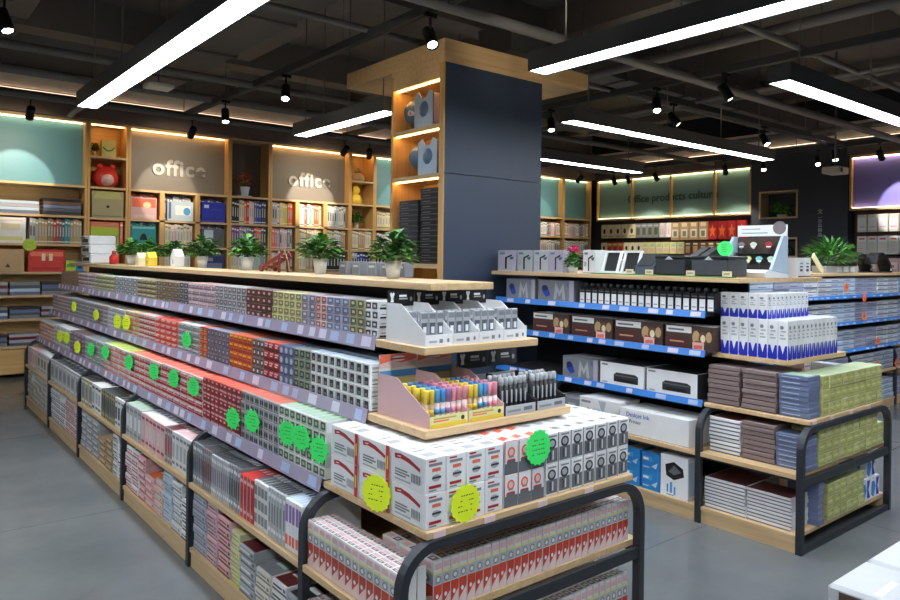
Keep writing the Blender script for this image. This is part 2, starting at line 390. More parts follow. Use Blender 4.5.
track('black lighting track over the flat packs behind the right gondola', (6.45, 4.82, TZ), (11.75, 4.82, TZ))
track('black lighting track in front of the right wall panels', (11.8, -1.0, TZ), (11.8, 9.55, TZ))
track('black lighting track in front of the back bookcases', (-3.0, 9.6, TZ), (11.9, 9.6, TZ))
track('black lighting track over the open left aisle', (.72, -1.2, TZ), (.72, 9.55, TZ))
SPOTN = [0]
def spot(label, x, y, aim, power=30, size=38, lens=True, blend=.35, warm=(1, .9, .76)):
    t = thing('track_spotlight', label, 'spotlight', (x, y, TZ), 0, None)
    p = Vector((0, 0, -.18)); d = (Vector(aim) - (Vector((x, y, TZ)) + p)).normalized()
    MB().box(-.05, -.016, -.03, .05, .016, .0, 'fitting_black').build('track_adapter', t)
    MB().tube([(0, 0, -.03), (0, 0, -.13)], .009, 'fitting_black', 8).build('stem', t)
    R = d.to_track_quat('-Z', 'Y')
    head = MB().lathe([(.034, .085), (.045, .08), (.047, -.07), (.047, -.09), (.040, -.09), (.037, -.08), (.0, -.078)], 'fitting_black', 18).build('lamp_head', t, tuple(p))
    head.rotation_euler = R.to_euler()
    if lens:
        l = MB().lathe([(.036, -.077), (.036, -.081), (0, -.082)], 'spot_lens', 16).build('lens', head)
    if power:
        L = bpy.data.lights.new('spot_lamp', 'SPOT'); L.energy = power; L.spot_size = math.radians(size); L.spot_blend = blend; L.shadow_soft_size = .03; L.color = warm
        lo = bpy.data.objects.new('spot_lamp', L); COL.objects.link(lo); lo.parent = t; lo.location = p + d * .1; lo.rotation_euler = R.to_euler()
    return t
WY, WX = 9.6, 11.8
def wash(label, x, power=8, z=2.5, size=40, lens=True):
    t = spot(label, x, WY, (x + .03, 10.74, z), power, size, lens, .12, (1, .86, .66))
    c = next(q for q in t.children if q.type == 'LIGHT'); L = c.data.copy(); L.energy = 10; L.spot_size = math.radians(120); L.spot_blend = 1; L.color = (1, .84, .6)      # second wide lamp added to brighten the bookcases around the spot pool
    o = bpy.data.objects.new('spot_lamp', L); COL.objects.link(o); o.parent = t; o.location = c.location; o.rotation_euler = c.rotation_euler
wash('spotlight before the teal panel at the far left', 1.44, 20)
wash('spotlight hanging before the first office sign', 3.32, 16)
wash('left one of two spotlights before the second office sign', 5.66, 34)
spot('right one of two spotlights before the second office sign', 6.1, WY, (6.7, 10.7, 2.3), 4, 36)
spot('spotlight on the gondola track, nearest the bookcases', 3.22, 8.2, (3.0, 7.4, 1.3), 6, 44)
spot('spotlight on the gondola track, halfway to the bookcases', 3.22, 6.63, (2.6, 5.6, 1.3), 8, 44)
spot('big black spotlight hanging before the wooden column cap', 3.22, 4.25, (2.9, 3.1, 1.6), 8, 60)
spot('added unseen aisle track spotlight, aimed at the wooden side of the column', .72, 3.0, (3.56, 4.95, 2.9), 16, 30, True, .9)  # added out-of-view lamp that brightens the column's wooden side
spot('added unseen track spotlight, aimed at the navy column front', 3.22, 2.6, (4.25, 4.5, 3.36), 6, 36, True, 1.)  # extra unseen lamp, put in to light the cap and upper column front
spot('glowing spotlight at the upper left edge above the aisle', .72, 5.93, (1.3, 5.0, .9), 8, 44)
spot('glowing spotlight above the black ink boxes', 6.4, 4.5, (5.6, 3.8, 1.6), 6, 44)
spot('dark tilted spotlight beside the glowing one above the ink boxes', 7.18, 4.82, (8.0, 3.4, 1.3), 6, 44)
spot('dark slanted spotlight on the track above the white and blue boxes', 6.4, 3.72, (7.0, 2.7, 1.2), 6, 44)
spot('spotlight at the middle of the flat pack track', 9.27, 4.82, (8.8, 3.4, 1.2), 8, 44)
spot('spotlight hanging near the end of the flat pack track', 11.4, 4.82, (10.6, 4.2, 1.6), 6, 44)
spot('spotlight before the purple panel', WX, 4.33, (12.9, 4.36, 2.5), 24, 38, True, .15, (1, .93, .86))
spot('another spotlight before the purple panel, beyond the frame edge', WX, 3.0, (12.9, 3.0, 2.4), 24, 38, True, .15, (1, .9, .8))
spot('spotlight before the dark pier, nearer the purple panel', WX, 5.25, (10.2, 4.3, 1.2), 6, 44)
spot('spotlight before the dark pier at the end of a long light', WX, 6.15, (10.4, 5.2, .9), 4, 44)
spot('black spotlight before the last green panel', WX, 6.85, (12.85, 7.2, 2.0), 14, 50)
spot('spotlight before the third green panel', WX, 8.3, (12.85, 8.2, 2.0), 14, 50)
spot('black spotlight before the second green panel', WX, 8.95, (12.85, 9.1, 2.0), 14, 50)
spot('spotlight before the first green panel, glowing', WX, 9.3, (12.6, 9.3, 2.0), 6, 44)
wash('spotlight before the teal panels right of the column', 11.1, 9)
wash('black spotlight under the farthest linear light', 8.9, 8)
wash('spotlight before the teal panel left of the column', 7.4, 8)
spot('black spotlight close to the right edge of the column', 6.4, 6.0, (5.8, 5.2, 1.3), 4, 44)
t = thing('wall_projector', 'white projector box hung below the flat pack track', 'projector', (10.9, 4.6, 2.90))
MB().bevbox(-.17, -.12, 0, .17, .12, .1, 'offwhite', .012).build('body', t); MB().lathe([(.035, 0), (.035, .03), (.02, .03)], 'black', 14, (-.08, -.13, .05), axis='Y').build('lens', t); MB().tube([(0, 0, .1), (0, 0, ZC - 2.90)], .015, 'duct_paint', 8).build('mounting_pole', t)
t = thing('ceiling_sensor', 'small white sensor box hanging above the first office sign', 'sensor', (2.28, 7.6, 3.30))
MB().bevbox(-.13, -.1, 0, .13, .1, .05, 'offwhite', .01).build('body', t); MB().tube([(0, 0, .05), (0, 0, ZC - 3.30)], .01, 'duct_paint', 6).build('mounting_pole', t)

# ------------------------------------------------------------------ column clad as a display shelf
t = thing('column_display', 'square column with navy front, wooden side shelves and a wide wooden cap', 'display column', (3.557, 4.5, 0))
W, D, T = 1.12, .745, .03
t['label'] = 'square column with navy front, lit wooden side shelves and wide wooden cap'
mb = MB(); mb.box(.012, 0, .02, W, .03, 2.285, 'navy_panel'); mb.box(.012, 0, 2.291, W, .03, 3.18, 'navy_panel'); mb.build('front_panel', t, label='navy front panel with a seam')
MB().box(.361, .031, 0, W, D, 3.18, 'navy_panel').build('core', t)
MB().box(0, 0, 0, .0115, .0595, 3.18, 'warmlit_maple_upright').build('edge_strip', t); MB().box(.012, .0305, 0, .36, .0595, 3.18, 'warmlit_maple_upright').build('side_panel', t)
MB().box(0, D - .03, 0, .36, D, 3.18, 'warmlit_maple_upright').build('side_panel', t)
MB().box(.34, .06, 0, .36, D - .03, 3.18, 'warmlit_honey_veneer').build('back_panel', t)
MB().box(0, .06, 3.06, .34, D - .03, 3.18, 'lit_cap_veneer').build('valance', t)
for z in (2.66, 2.26, 1.52, 1.1, .6, .1):
    sh = MB().box(.005, .06, z, .34, D - .03, z + .035, 'pale_maple_long').build('shelf', t)
    MB().box(.03, .07, z - .009, .05, D - .04, z, 'led_warm').build('led_strip', sh) if z > 2 else None
MB().box(.03, .07, 3.05, .05, D - .04, 3.06, 'led_warm').build('led_strip', t)
mb = MB(); mb.box(0, 0, 3.18, W, D, 3.225, 'lit_cap_veneer'); mb.bevbox(-.0, -.0, 3.225, 1.75, 1.52, 3.37, 'lit_cap_veneer', .006); mb.build('cap', t)
for i, (y, z, s) in enumerate(((5.06, 2.6956, 1), (4.95, 2.2956, 0))):
    g = thing('globe', 'loose desk globe on the %s column shelf' % ('upper' if s else 'second'), 'globe', (3.72, y + (.03 if s else .06), z), .4)
    MB().lathe([(.0, 0), (.085, 0), (.085, .012), (.02, .025), (.014, .05), (0, .05)], 'gold', 18).build('base', g)
    MB().tube([(.0, 0, .045)] + [(0, -.125 * math.sin(a), .175 - .125 * math.cos(a)) for a in [PI * k / 10 for k in range(0, 10)]], .006, 'gold', 6).build('meridian_arm', g)
    mb = MB(); mb.lathe([(.112 * math.sin(PI * k / 12), .175 - .112 * math.cos(PI * k / 12)) for k in range(13)], 'globe_sea', 20)
    rn = random.Random(4 + i)
    for k in range(16):
        a, b = rn.random() * 2 * PI, rn.uniform(-1.0, 1.0); r = .114; pts = []
        for j in range(9):
            aa = a + rn.uniform(.22, .42) * math.cos(2 * PI * j / 9); bb = b + rn.uniform(.18, .34) * math.sin(2 * PI * j / 9)
            pts.append((r * math.cos(bb) * math.cos(aa), r * math.cos(bb) * math.sin(aa), .175 + r * math.sin(bb)))
        mb.poly(pts, ('khaki', 'tan', 'blush')[k % 3])
    mb.build('sphere', g)
    bx = thing('globe_box', 'open-fronted globe carton on the %s column shelf' % ('upper' if s else 'second'), 'box', (3.70, y - .265 if s else y - .215, z), 0)
    mb = MB(); mb.prism([(-.13, 0), (.13, 0), (.13, .27), (.07, .30), (.03, .24), (-.03, .24), (-.07, .30), (-.13, .27)], -.125, -.121, 'ice', 'YZ'); mb.box(-.125, -.13, 0, .125, -.126, .27, 'lilac'); mb.box(-.12, .126, 0, .125, .13, .27, 'lilac'); mb.box(-.12, -.13, 0, .125, .13, .004, 'lilac')
    mb.build('carton', bx); mb = MB(); mb.lathe([(.105 * math.sin(PI * k / 10), .15 - .105 * math.cos(PI * k / 10)) for k in range(11)], 'globe_sea', 18, (-.045, 0, 0))
    mb.build('sphere', bx)
# ------------------------------------------------------------------ gondolas
def gondola(label, loc, rz, W, L, posts, fx, zz, ends, strip, end_unit=True, topx=None, top_y=None):
    """long double-sided shelf: local x runs across it, local y along it, y=0 is the end display"""
    t = thing('gondola_shelf', label, 'shelf', loc, rz)
    E = posts[1] if end_unit else 0.
    for y in posts:
        r, xi, zt = .13, .02, .678; pts = [(xi, y, 0), (xi, y, zt - r)]
        pts += [(xi + r - r * math.cos(a), y, zt - r + r * math.sin(a)) for a in [PI / 2 * k / 7 for k in range(1, 8)]]
        pts += [(W - p[0], p[1], p[2]) for p in pts[::-1]]
        MB().tube(pts, 0, 'frame_metal', flat=(.032, .036)).build('hoop_frame', t)
    for a, b in zip(posts[:-1], posts[1:]):
        a2, b2 = a + .019, b - .019
        MB().box(.012, a2, .078, W - .012, b2, .10, 'pale_maple_long').build('base_shelf', t)
        for u in (.02, W - .036): MB().box(u, a2, 0, u + .016, b2, .077, 'pale_maple_long').build('kick_board', t)
        MB().box(.004, a2, .410, W - .004, b2, .435, 'pale_maple_long').build('lower_shelf', t)
        for u in (.03, W - .05): MB().box(u, a2, .390, u + .02, b2, .409, 'frame_metal').build('dark_underbar', t)  # dark bar along the underside of the lower shelf
    if end_unit:
        MB().box(.036, -.014, .0, W - .036, .012, .035, 'frame_metal').build('foot_rail', t)
        MB().box(.036, -.012, .365, W - .036, .008, .409, 'frame_metal').build('dark_underbar', t)
        MB().bevbox(fx[0], -.005, zz[0] - .026, W - fx[0] + (.045 if topx[1] < 1 else 0), E + .03, zz[0], 'pale_maple', .003).build('end_deck', t)
        MB().bevbox(ends[0][0], ends[0][1], zz[1] - .03, ends[0][2], ends[0][3], zz[1], 'pale_maple', .003).build('end_deck', t)
        if len(ends) > 1: MB().bevbox(ends[1][0], ends[1][1], zz[2] - .03, ends[1][2], ends[1][3], zz[2], 'pale_maple', .003).build('end_deck', t)
        for xx in (.14, .36, .62, .88): MB().box(xx, -.008, zz[0] - .024, xx + .05, -.0055, zz[0] - .002, 'blush').build('price_ticket', t)
    back0 = E + .02 if end_unit else .0
    MB().box(W / 2 - .012, back0, .10, W / 2 + .012, L - .02, 1.474, 'dark_metal').build('back_panel', t)
    starts = (E + .035, ends[0][3] + .002 if end_unit else 0, (ends[1][3] if len(ends) > 1 else ends[0][3]) + .002 if end_unit else 0)
    rn = random.Random(5); SH = .044 if strip == 'ticket_strip' else .030 if end_unit else .018
    cuts = [p for p in posts[1:] if p > starts[0] + .1]
    for i in range(3):
        y = starts[i]
        for b in cuts:
            MB().box(fx[i], y, zz[i] - .022, W - fx[i], b - .002, zz[i], 'shelf_metal').build('shelf_board', t)
            n0 = fx[i]; z0 = zz[i]
            for sgn in (1, -1):
                mb = MB()
                X = lambda v: v if sgn == 1 else W - v
                mb.prism([(X(n0 - .016), z0 - SH), (X(n0 - .012), z0 - SH), (X(n0 - .001), z0 + .012), (X(n0 - .005), z0 + .012)], y + .001, b - .004, strip, 'XZ')
                yy = y + .03
                while yy < b - .12 and sgn == 1:
                    w = rn.uniform(.05, .08); o = -.0165
                    mb.poly([(X(n0 - .0152), yy + w, z0 - SH * .8), (X(n0 - .0152), yy, z0 - SH * .8), (X(n0 - .0074), yy, z0 + .005), (X(n0 - .0074), yy + w, z0 + .005)], 'ticket' if rn.random() < .6 else 'pale_blue')
                    yy += w + rn.uniform(.03, .2)
                mb.build('ticket_strip', t)
            y = b
    MB().bevbox(topx[0], top_y[0], 1.475, topx[1], top_y[1], 1.505, 'pale_maple_long', .003).build('top_board', t)
    return t
LGX, LGY = 1.28, 1.83
gondola('long pale wood gondola of small cartons running along the left aisle', (LGX, LGY, 0), 0, 1.255, 6.9, [0, .64, 1.885, 3.14, 4.41, 5.62, 6.86],
        (.115, .235, .315), (.72, .997, 1.272), ((.23, .16, .985, .535), (.305, .27, .90, .60)), 'ticket_strip', True, (.41, .735), (.37, 6.84))
RGX, RGY = 3.96, 1.84
gondola('pale wood gondola of notebooks and printers with blue ticket strips', (RGX, RGY, 0), 0, 1.25, 2.6, [0, .62, 1.86, 2.56],
        (.115, .10, .10), (.72, 1.035, 1.28), ((.17, .15, .95, .63),), 'blue_strip', True, (.075, 1.17), (.40, 2.60))
gondola('pale wood gondola of flat blue and white packs behind the right gondola', (10.3, 3.14, 0), PI / 2, 1.25, 4.8, [0, 1.2, 2.4, 3.6, 4.78],
        (-.03, -.03, -.03), (.72, 1.0, 1.27), (), 'blue_strip', False, (-.02, 1.0), (.02, 4.78))

# ------------------------------------------------------------------ small cartons along the aisle side of the long gondola
SEEN = {}
def lab(s, n=16):
    w = len(s.split())
    if w > n: print('LONG', w, s)
    if s in SEEN and SEEN[s] != 'ok': print('DUPLABEL', s)
    SEEN[s] = 1
    return s
RJ = random.Random(11)
SIDE = -PI / 2          # a carton's printed front turned to the aisle (-X)
def side_run(name, cat, x, z, blocks, shelf, frm='from the end display'):
    for (y0, y1, w, rows, h, d, body, front, top, side, desc) in blocks:
        n = max(1, round((y1 - y0) / w)); cw = (y1 - y0) / n
        me = carton(name, cw - .0025, d, h - .001, body, front=front, top=top, right=side or [])
        for c in range(n):
            nr = rows - (RJ.random() < .35) * (1 + (RJ.random() < .4)) if name == 'paper_pack' else rows
            for r in range(nr):
                j = RJ.uniform(0, .013 if name == 'paper_pack' else .004)
                place = '' if n == 1 else ordn(c) + ' '
                tail = '' if n == 1 else ' ' + frm
                put(me, name, lab(f'{place}{desc}{tail}, {rown(r, nr)} layer, {shelf}'), cat, (x + d / 2 + j, y0 + (c + .5) * cw, z + r * h + .0004), SIDE, f'{desc}s on {shelf}')
R = lambda *a: ('r',) + a
def win(k, b=None, e='dark'):   # pattern: dark window with a light mark and two lines of print
    out = [R(.12, .2, .88, .86, k)]
    if b: out.append(R(.3, .38, .7, .7, b))
    out += [R(.16, .06, .7, .12, e)]
    return out
def band(k1, k2='white', e='midgrey'):
    return [R(.0, .0, 1, .34, k1), R(.1, .46, .62, .58, e), R(.1, .68, .8, .86, k2), R(.70, .42, .92, .62, k1)]
def dots(k, e='midgrey'):
    return [('e', .3, .5, .16, .3, k), ('e', .7, .5, .16, .3, k), R(.1, .04, .9, .1, e)]
def topb(k, e='white'): return [R(.04, .04, .96, .96, k), R(.2, .3, .8, .42, e)]
TOPZ, MIDZ, D1Z = 1.2725, .9975, .7205
side_run('refill_carton', 'carton', 1.60, TOPZ, [
    (2.44, 2.535, .05, 4, .038, .16, 'white', [R(.1, .12, .9, .8, 'dark'), R(.3, .3, .7, .6, 'paper')], topb('paper', 'grey'), [R(.06, .1, .94, .3, 'black'), R(.1, .5, .7, .6, 'grey')], 'white and black carton'),
    (2.54, 2.66, .06, 4, .038, .15, 'khaki', win('moss', 'cream'), topb('grey'), None, 'olive carton with dark window'),
    (2.66, 2.86, .066, 4, .038, .15, 'lilac', win('steelblue', 'ice'), topb('lilac', 'grey'), None, 'lilac blue carton'),
    (2.86, 2.96, .05, 4, .038, .15, 'blush', win('brick', 'blush'), topb('grey', 'brick'), None, 'reddish brown carton'),
    (2.96, 3.10, .07, 4, .038, .15, 'lilac', win('mauve', 'paper'), topb('lilac'), None, 'pale mauve carton'),
    (3.10, 3.42, .064, 4, .038, .15, 'lemon', win('olive', 'cream'), topb('cream', 'olive'), None, 'cream yellow carton'),
    (3.42, 3.75, .065, 4, .038, .15, 'brown', win('maroon', 'rose'), topb('dusk', 'rose'), None, 'dark red brown carton'),
    (3.75, 4.20, .064, 4, .038, .15, 'silver', win('midgrey', 'blush'), topb('paper', 'grey'), None, 'light grey carton'),
    (4.20, 4.66, .066, 4, .038, .15, 'rose', band('mauve'), topb('blush', 'coral'), None, 'dusty pink carton'),
    (4.66, 4.84, .09, 4, .037, .15, 'grey', win('black', 'silver'), topb('grey', 'dark'), None, 'black windowed grey carton')], 'top side shelf')
side_run('flat_carton', 'carton', 1.60, TOPZ, [
    (4.85, 5.33, .12, 4, .036, .16, 'taupe', win('moss', 'tan'), topb('taupe', 'tan'), None, 'olive brown flat carton'),
    (5.33, 5.80, .118, 4, .036, .16, 'khaki', band('brown', 'cream'), topb('khaki', 'brown'), None, 'khaki and brown flat carton'),
    (5.80, 6.45, .13, 4, .036, .16, 'silver', win('grey', 'white'), topb('white', 'grey'), None, 'silver grey flat carton'),
    (6.45, 7.13, .136, 4, .035, .16, 'pea', band('olive', 'white'), topb('mint', 'grey'), None, 'pale green flat carton'),
    (7.13, 7.80, .134, 4, .036, .16, 'blush', band('dusk', 'white'), topb('blush', 'dusk'), None, 'pale pink flat carton'),
    (7.80, 8.62, .136, 4, .036, .16, 'tan', win('brown', 'blush'), topb('tan', 'brown'), None, 'tan flat carton')], 'top side shelf')
side_run('clip_carton', 'carton', 1.522, MIDZ, [
    (2.37, 2.86, .0545, 4, .047, .20, 'white', [R(.22, .14, .8, .82, 'dark'), R(.36, .24, .66, .5, 'grey'), R(.06, .06, .16, .9, 'sage')], topb('ice', 'grey'), [R(.05, .2, .6, .3, 'grey'), R(.05, .5, .8, .7, 'silver')], 'white carton with dark window'),
    (2.86, 3.02, .054, 4, .046, .2, 'sage', win('dark', 'sage'), topb('grey', 'white'), None, 'grey green carton'),
    (3.02, 3.17, .05, 4, .046, .2, 'steelblue', [('e', .5, .5, .3, .32, 'ice'), R(.1, .04, .9, .14, 'navy')], topb('steelblue', 'white'), None, 'navy carton with pale disc'),
    (3.17, 3.34, .056, 4, .046, .2, 'red', band('maroon', 'blush', 'white'), topb('coral', 'white'), None, 'bright red carton'),
    (3.34, 3.48, .047, 4, .046, .2, 'taupe', win('cocoa', 'white'), topb('grey', 'brown'), None, 'brown carton with white mark'),
    (3.48, 3.78, .06, 4, .046, .2, 'orange', band('brick', 'yellow', 'brown'), topb('coral', 'yellow'), None, 'orange carton'),
    (3.78, 4.11, .055, 4, .046, .2, 'mauve', win('slate', 'lilac'), topb('lilac', 'mauve'), None, 'mauve grey carton'),
    (4.11, 4.23, .06, 4, .046, .2, 'brick', band('orange', 'tan', 'cream'), topb('coral', 'brick'), None, 'brick orange carton')], 'middle side shelf')
side_run('layered_carton', 'carton', 1.522, MIDZ, [
    (4.23, 4.62, .13, 5, .036, .22, 'silver', band('grey', 'white'), topb('paper', 'grey'), None, 'grey layered carton'),
    (4.62, 5.08, .115, 5, .036, .22, 'coral', band('red', 'white', 'white'), topb('red', 'white'), None, 'red and white layered carton'),
    (5.08, 5.46, .127, 5, .036, .22, 'blush', band('crimson', 'white'), topb('blush', 'crimson'), None, 'pink and crimson layered carton'),
    (5.46, 5.83, .123, 5, .036, .22, 'cream', band('coral', 'mint'), topb('tan', 'coral'), None, 'cream and coral layered carton'),
    (5.83, 6.35, .13, 5, .035, .22, 'paper', band('lilac', 'white', 'olive'), topb('olive', 'paper'), None, 'off white layered carton'),
    (6.35, 6.98, .126, 5, .035, .22, 'lilac', band('dusk', 'cream'), topb('khaki', 'lilac'), None, 'lilac layered carton'),
    (6.98, 7.75, .128, 5, .035, .22, 'silver', band('mauve', 'white', 'dark'), topb('silver', 'mauve'), None, 'silver and mauve layered carton'),
    (7.75, 8.62, .145, 5, .035, .22, 'rose', band('grey', 'white'), topb('grey', 'white'), None, 'dull rose layered carton')], 'middle side shelf')
side_run('lead_carton', 'carton', 1.402, D1Z, [
    (2.50, 2.92, .0525, 5, .046, .26, 'paper', win('moss', 'mint', 'sage'), topb('mint', 'leaf'), None, 'pale carton with dark green window'),
    (2.92, 3.33, .0515, 5, .046, .26, 'silver', dots('dark', 'crimson'), topb('coral', 'orange'), None, 'grey carton with black dots'),
    (3.33, 3.84, .057, 5, .045, .27, 'crimson', [R(.06, .1, .94, .3, 'rose'), R(.06, .5, .94, .64, 'maroon'), R(.3, .7, .7, .9, 'blush')], topb('coral', 'red'), None, 'crimson striped carton')], 'low side shelf')
side_run('striped_carton', 'carton', 1.402, D1Z, [
    (3.84, 4.55, .118, 5, .043, .28, 'rose', band('crimson', 'white', 'red'), topb('coral', 'red'), None, 'rose and crimson striped carton'),
    (4.55, 5.24, .115, 5, .042, .28, 'blush', band('red', 'paper', 'dusk'), topb('coral', 'crimson'), None, 'blush and red striped carton'),
    (5.24, 5.92, .136, 5, .041, .28, 'paper', band('coral', 'rose'), topb('lime', 'lemon'), None, 'white and coral striped carton'),
    (5.92, 6.57, .13, 5, .039, .28, 'silver', band('sage', 'white', 'dark'), topb('grey', 'mint'), None, 'grey and sage striped carton'),
    (6.57, 7.13, .14, 5, .039, .28, 'mauve', band('purple', 'lilac', 'white'), topb('brown', 'mauve'), None, 'purple striped carton'),
    (7.13, 7.85, .144, 5, .039, .28, 'white', band('silver', 'paper'), topb('white', 'grey'), None, 'white and silver striped carton'),
    (7.85, 8.62, .154, 5, .036, .28, 'offwhite', band('orange', 'white', 'red'), topb('silver', 'dusk'), None, 'white and orange striped carton')], 'low side shelf')

# upright folders and boxes on the lower wood shelf
LOWZ, BASEZ = .4355, .1005
def spine(k, e='silver'): return [R(0, 0, .13, 1, 'paper'), R(.1, .82, .9, .9, e), R(.12, .12, .88, .2, e), R(.2, .3, .8, .7, k)]
side_run('folder_box', 'folder', 1.302, LOWZ, [
    (2.50, 2.64, .028, 1, .20, .27, 'white', [R(.1, .55, .9, .9, 'violet'), R(.1, .1, .9, .3, 'coral')], topb('ice', 'dark'), None, 'white and violet folder'),
    (2.64, 2.80, .027, 1, .205, .27, 'silver', spine('grey', 'white'), topb('dark', 'silver'), None, 'silver spined folder'),
    (2.80, 2.94, .035, 1, .20, .27, 'paper', [R(.1, .1, .9, .3, 'grey'), R(.1, .4, .9, .6, 'grey'), R(.1, .7, .9, .9, 'grey')], topb('midgrey', 'white'), None, 'banded pale folder'),
    (2.94, 3.09, .037, 1, .19, .28, 'red', spine('crimson', 'rose'), topb('red', 'rose'), None, 'red folder'),
    (3.09, 3.22, .026, 1, .205, .27, 'grey', spine('dark', 'white'), topb('dark', 'white'), None, 'charcoal marked folder'),
    (3.22, 3.44, .024, 1, .2, .27, 'silver', spine('mauve', 'white'), topb('black', 'silver'), None, 'lilac grey folder'),
    (3.44, 3.56, .024, 1, .205, .27, 'dusk', spine('maroon', 'silver'), topb('dark', 'silver'), None, 'brownish grey folder'),
    (3.56, 3.69, .026, 1, .21, .27, 'grey', spine('slate', 'white'), topb('dark', 'grey'), None, 'dark slate folder'),
    (3.735, 4.02, .057, 1, .20, .27, 'paper', spine('silver', 'grey'), topb('rose', 'grey'), None, 'pale grey box file'),
    (4.02, 4.15, .043, 1, .195, .27, 'dusk', spine('crimson', 'rose'), topb('maroon', 'rose'), None, 'wine red box file'),
    (4.15, 4.60, .075, 1, .2, .27, 'rose', spine('blush', 'crimson'), topb('white', 'mauve'), None, 'soft pink box file'),
    (4.60, 4.94, .085, 1, .205, .27, 'silver', spine('white', 'grey'), topb('mint', 'grey'), None, 'silver box file'),
    (4.995, 5.20, .068, 1, .2, .27, 'white', spine('dark', 'grey'), topb('black', 'white'), None, 'white and black box file'),
    (5.20, 5.58, .054, 1, .2, .27, 'moss', spine('black', 'tan'), topb('dark', 'olive'), None, 'moss green box file'),
    (5.58, 5.85, .09, 1, .205, .27, 'white', spine('silver', 'dark'), topb('paper', 'dark'), None, 'plain white box file'),
    (5.85, 6.20, .116, 1, .2, .27, 'khaki', spine('grey', 'white'), topb('dark', 'grey'), None, 'khaki box file'),
    (6.26, 7.42, .166, 1, .2, .27, 'silver', spine('grey', 'paper'), topb('dark', 'paper'), None, 'wide grey box file'),
    (7.47, 8.1, .157, 1, .2, .27, 'paper', spine('olive', 'silver'), topb('white', 'dark'), None, 'wide off white box file'),
    (8.1, 8.65, .137, 1, .19, .27, 'blush', spine('rose', 'white'), topb('rose', 'white'), None, 'wide blush box file')], 'lower wood shelf', 'from the end display')
def lay(k, e='grey'): return [R(0, .0, 1, .22, k), R(.08, .42, .7, .62, e), R(.78, .36, .94, .72, k)]
side_run('paper_pack', 'pack', 1.302, BASEZ, [
    (2.50, 2.63, .13, 6, .040, .26, 'silver', lay('dark', 'grey'), topb('dark', 'white'), None, 'grey and black pack'),
    (2.64, 2.77, .13, 5, .042, .26, 'paper', lay('slate', 'black'), topb('maroon', 'white'), None, 'white and slate pack'),
    (2.78, 2.92, .14, 6, .041, .26, 'offwhite', lay('olive', 'grey'), topb('grey', 'mint'), None, 'off white and olive pack'),
    (2.93, 3.09, .16, 6, .043, .26, 'silver', lay('midgrey', 'white'), topb('maroon', 'silver'), None, 'silver pack'),
    (3.10, 3.20, .10, 6, .040, .26, 'cream', lay('lime', 'khaki'), topb('lemon', 'khaki'), None, 'cream and lime pack'),
    (3.21, 3.36, .15, 6, .044, .26, 'rose', lay('maroon', 'crimson'), topb('crimson', 'rose'), None, 'dark red marked pack'),
    (3.37, 3.50, .13, 7, .041, .26, 'rose', lay('mauve', 'maroon'), topb('rose', 'maroon'), None, 'dull pink pack'),
    (3.51, 3.69, .18, 7, .041, .26, 'silver', lay('steelblue', 'grey'), topb('grey', 'ice'), None, 'grey blue pack'),
    (3.735, 3.86, .125, 5, .042, .26, 'white', lay('black', 'grey'), topb('dark', 'white'), None, 'white and black pack'),
    (3.87, 4.02, .15, 6, .044, .26, 'paper', lay('grey', 'silver'), topb('paper', 'grey'), None, 'pale paper pack'),
    (4.03, 4.18, .15, 7, .040, .26, 'ice', lay('silver', 'grey'), topb('ice', 'silver'), None, 'icy white pack'),
    (4.19, 4.33, .14, 5, .040, .26, 'blush', lay('tan', 'rose'), topb('tan', 'dark'), None, 'blush and tan pack'),
    (4.34, 4.50, .16, 4, .046, .26, 'rose', lay('coral', 'white'), topb('orange', 'white'), None, 'rose and coral pack'),
    (4.51, 4.66, .15, 6, .044, .26, 'rose', lay('crimson', 'white'), topb('red', 'white'), None, 'rose and crimson pack'),
    (4.67, 4.94, .135, 6, .044, .26, 'white', lay('red', 'grey'), topb('leaf', 'white'), None, 'white and red pack'),
    (4.995, 5.25, .125, 6, .046, .26, 'white', lay('silver', 'dark'), topb('leaf', 'white'), None, 'clean white pack'),
    (5.26, 5.62, .18, 5, .046, .26, 'tan', lay('brown', 'cream'), topb('tan', 'brown'), None, 'tan and brown pack'),
    (5.63, 6.2, .19, 6, .045, .26, 'silver', lay('dusk', 'white'), topb('grey', 'white'), None, 'grey and taupe pack'),
    (6.26, 6.8, .18, 6, .045, .26, 'blush', lay('dusk', 'crimson'), topb('rose', 'white'), None, 'pinkish pack'),
    (6.81, 7.42, .20, 6, .045, .26, 'white', lay('slate', 'grey'), topb('white', 'slate'), None, 'white and blue grey pack'),
    (7.47, 8.65, .196, 6, .045, .26, 'offwhite', lay('grey', 'olive'), topb('silver', 'white'), None, 'off white and grey pack')], 'base side shelf', 'from the end display')
# ------------------------------------------------------------------ end display of the long gondola
def grid(me, name, cat, xs, ys, zs, labf, rz=0, group=None, jit=.002):
    for a, x in enumerate(xs):
        for b, y in enumerate(ys):
            for c, z in enumerate(zs):
                put(me, name, lab(labf(a, b, c)), cat, (x + RJ.uniform(-jit, jit) * .3, y + RJ.uniform(0, jit), z + .0004), rz, group)
DEPTH = ['front', 'second', 'third', 'fourth', 'fifth']
logo = [('p', [(.12, .86), (.3, .9), (.55, .84), (.86, .66), (.84, .56), (.7, .64), (.5, .72), (.3, .76), (.14, .72)], 'crimson'), ('p', [(.2, .82), (.32, .84), (.3, .8), (.2, .79)], 'white')]
wl = logo + [R(.14, .40, .5, .45, 'grey'), R(.14, .32, .56, .37, 'grey'), R(.14, .24, .46, .29, 'grey'), R(.14, .12, .6, .17, 'silver')] + [R(.62 + .045 * i, .2, .635 + .045 * i + .008, .46, 'grey') for i in range(6)]
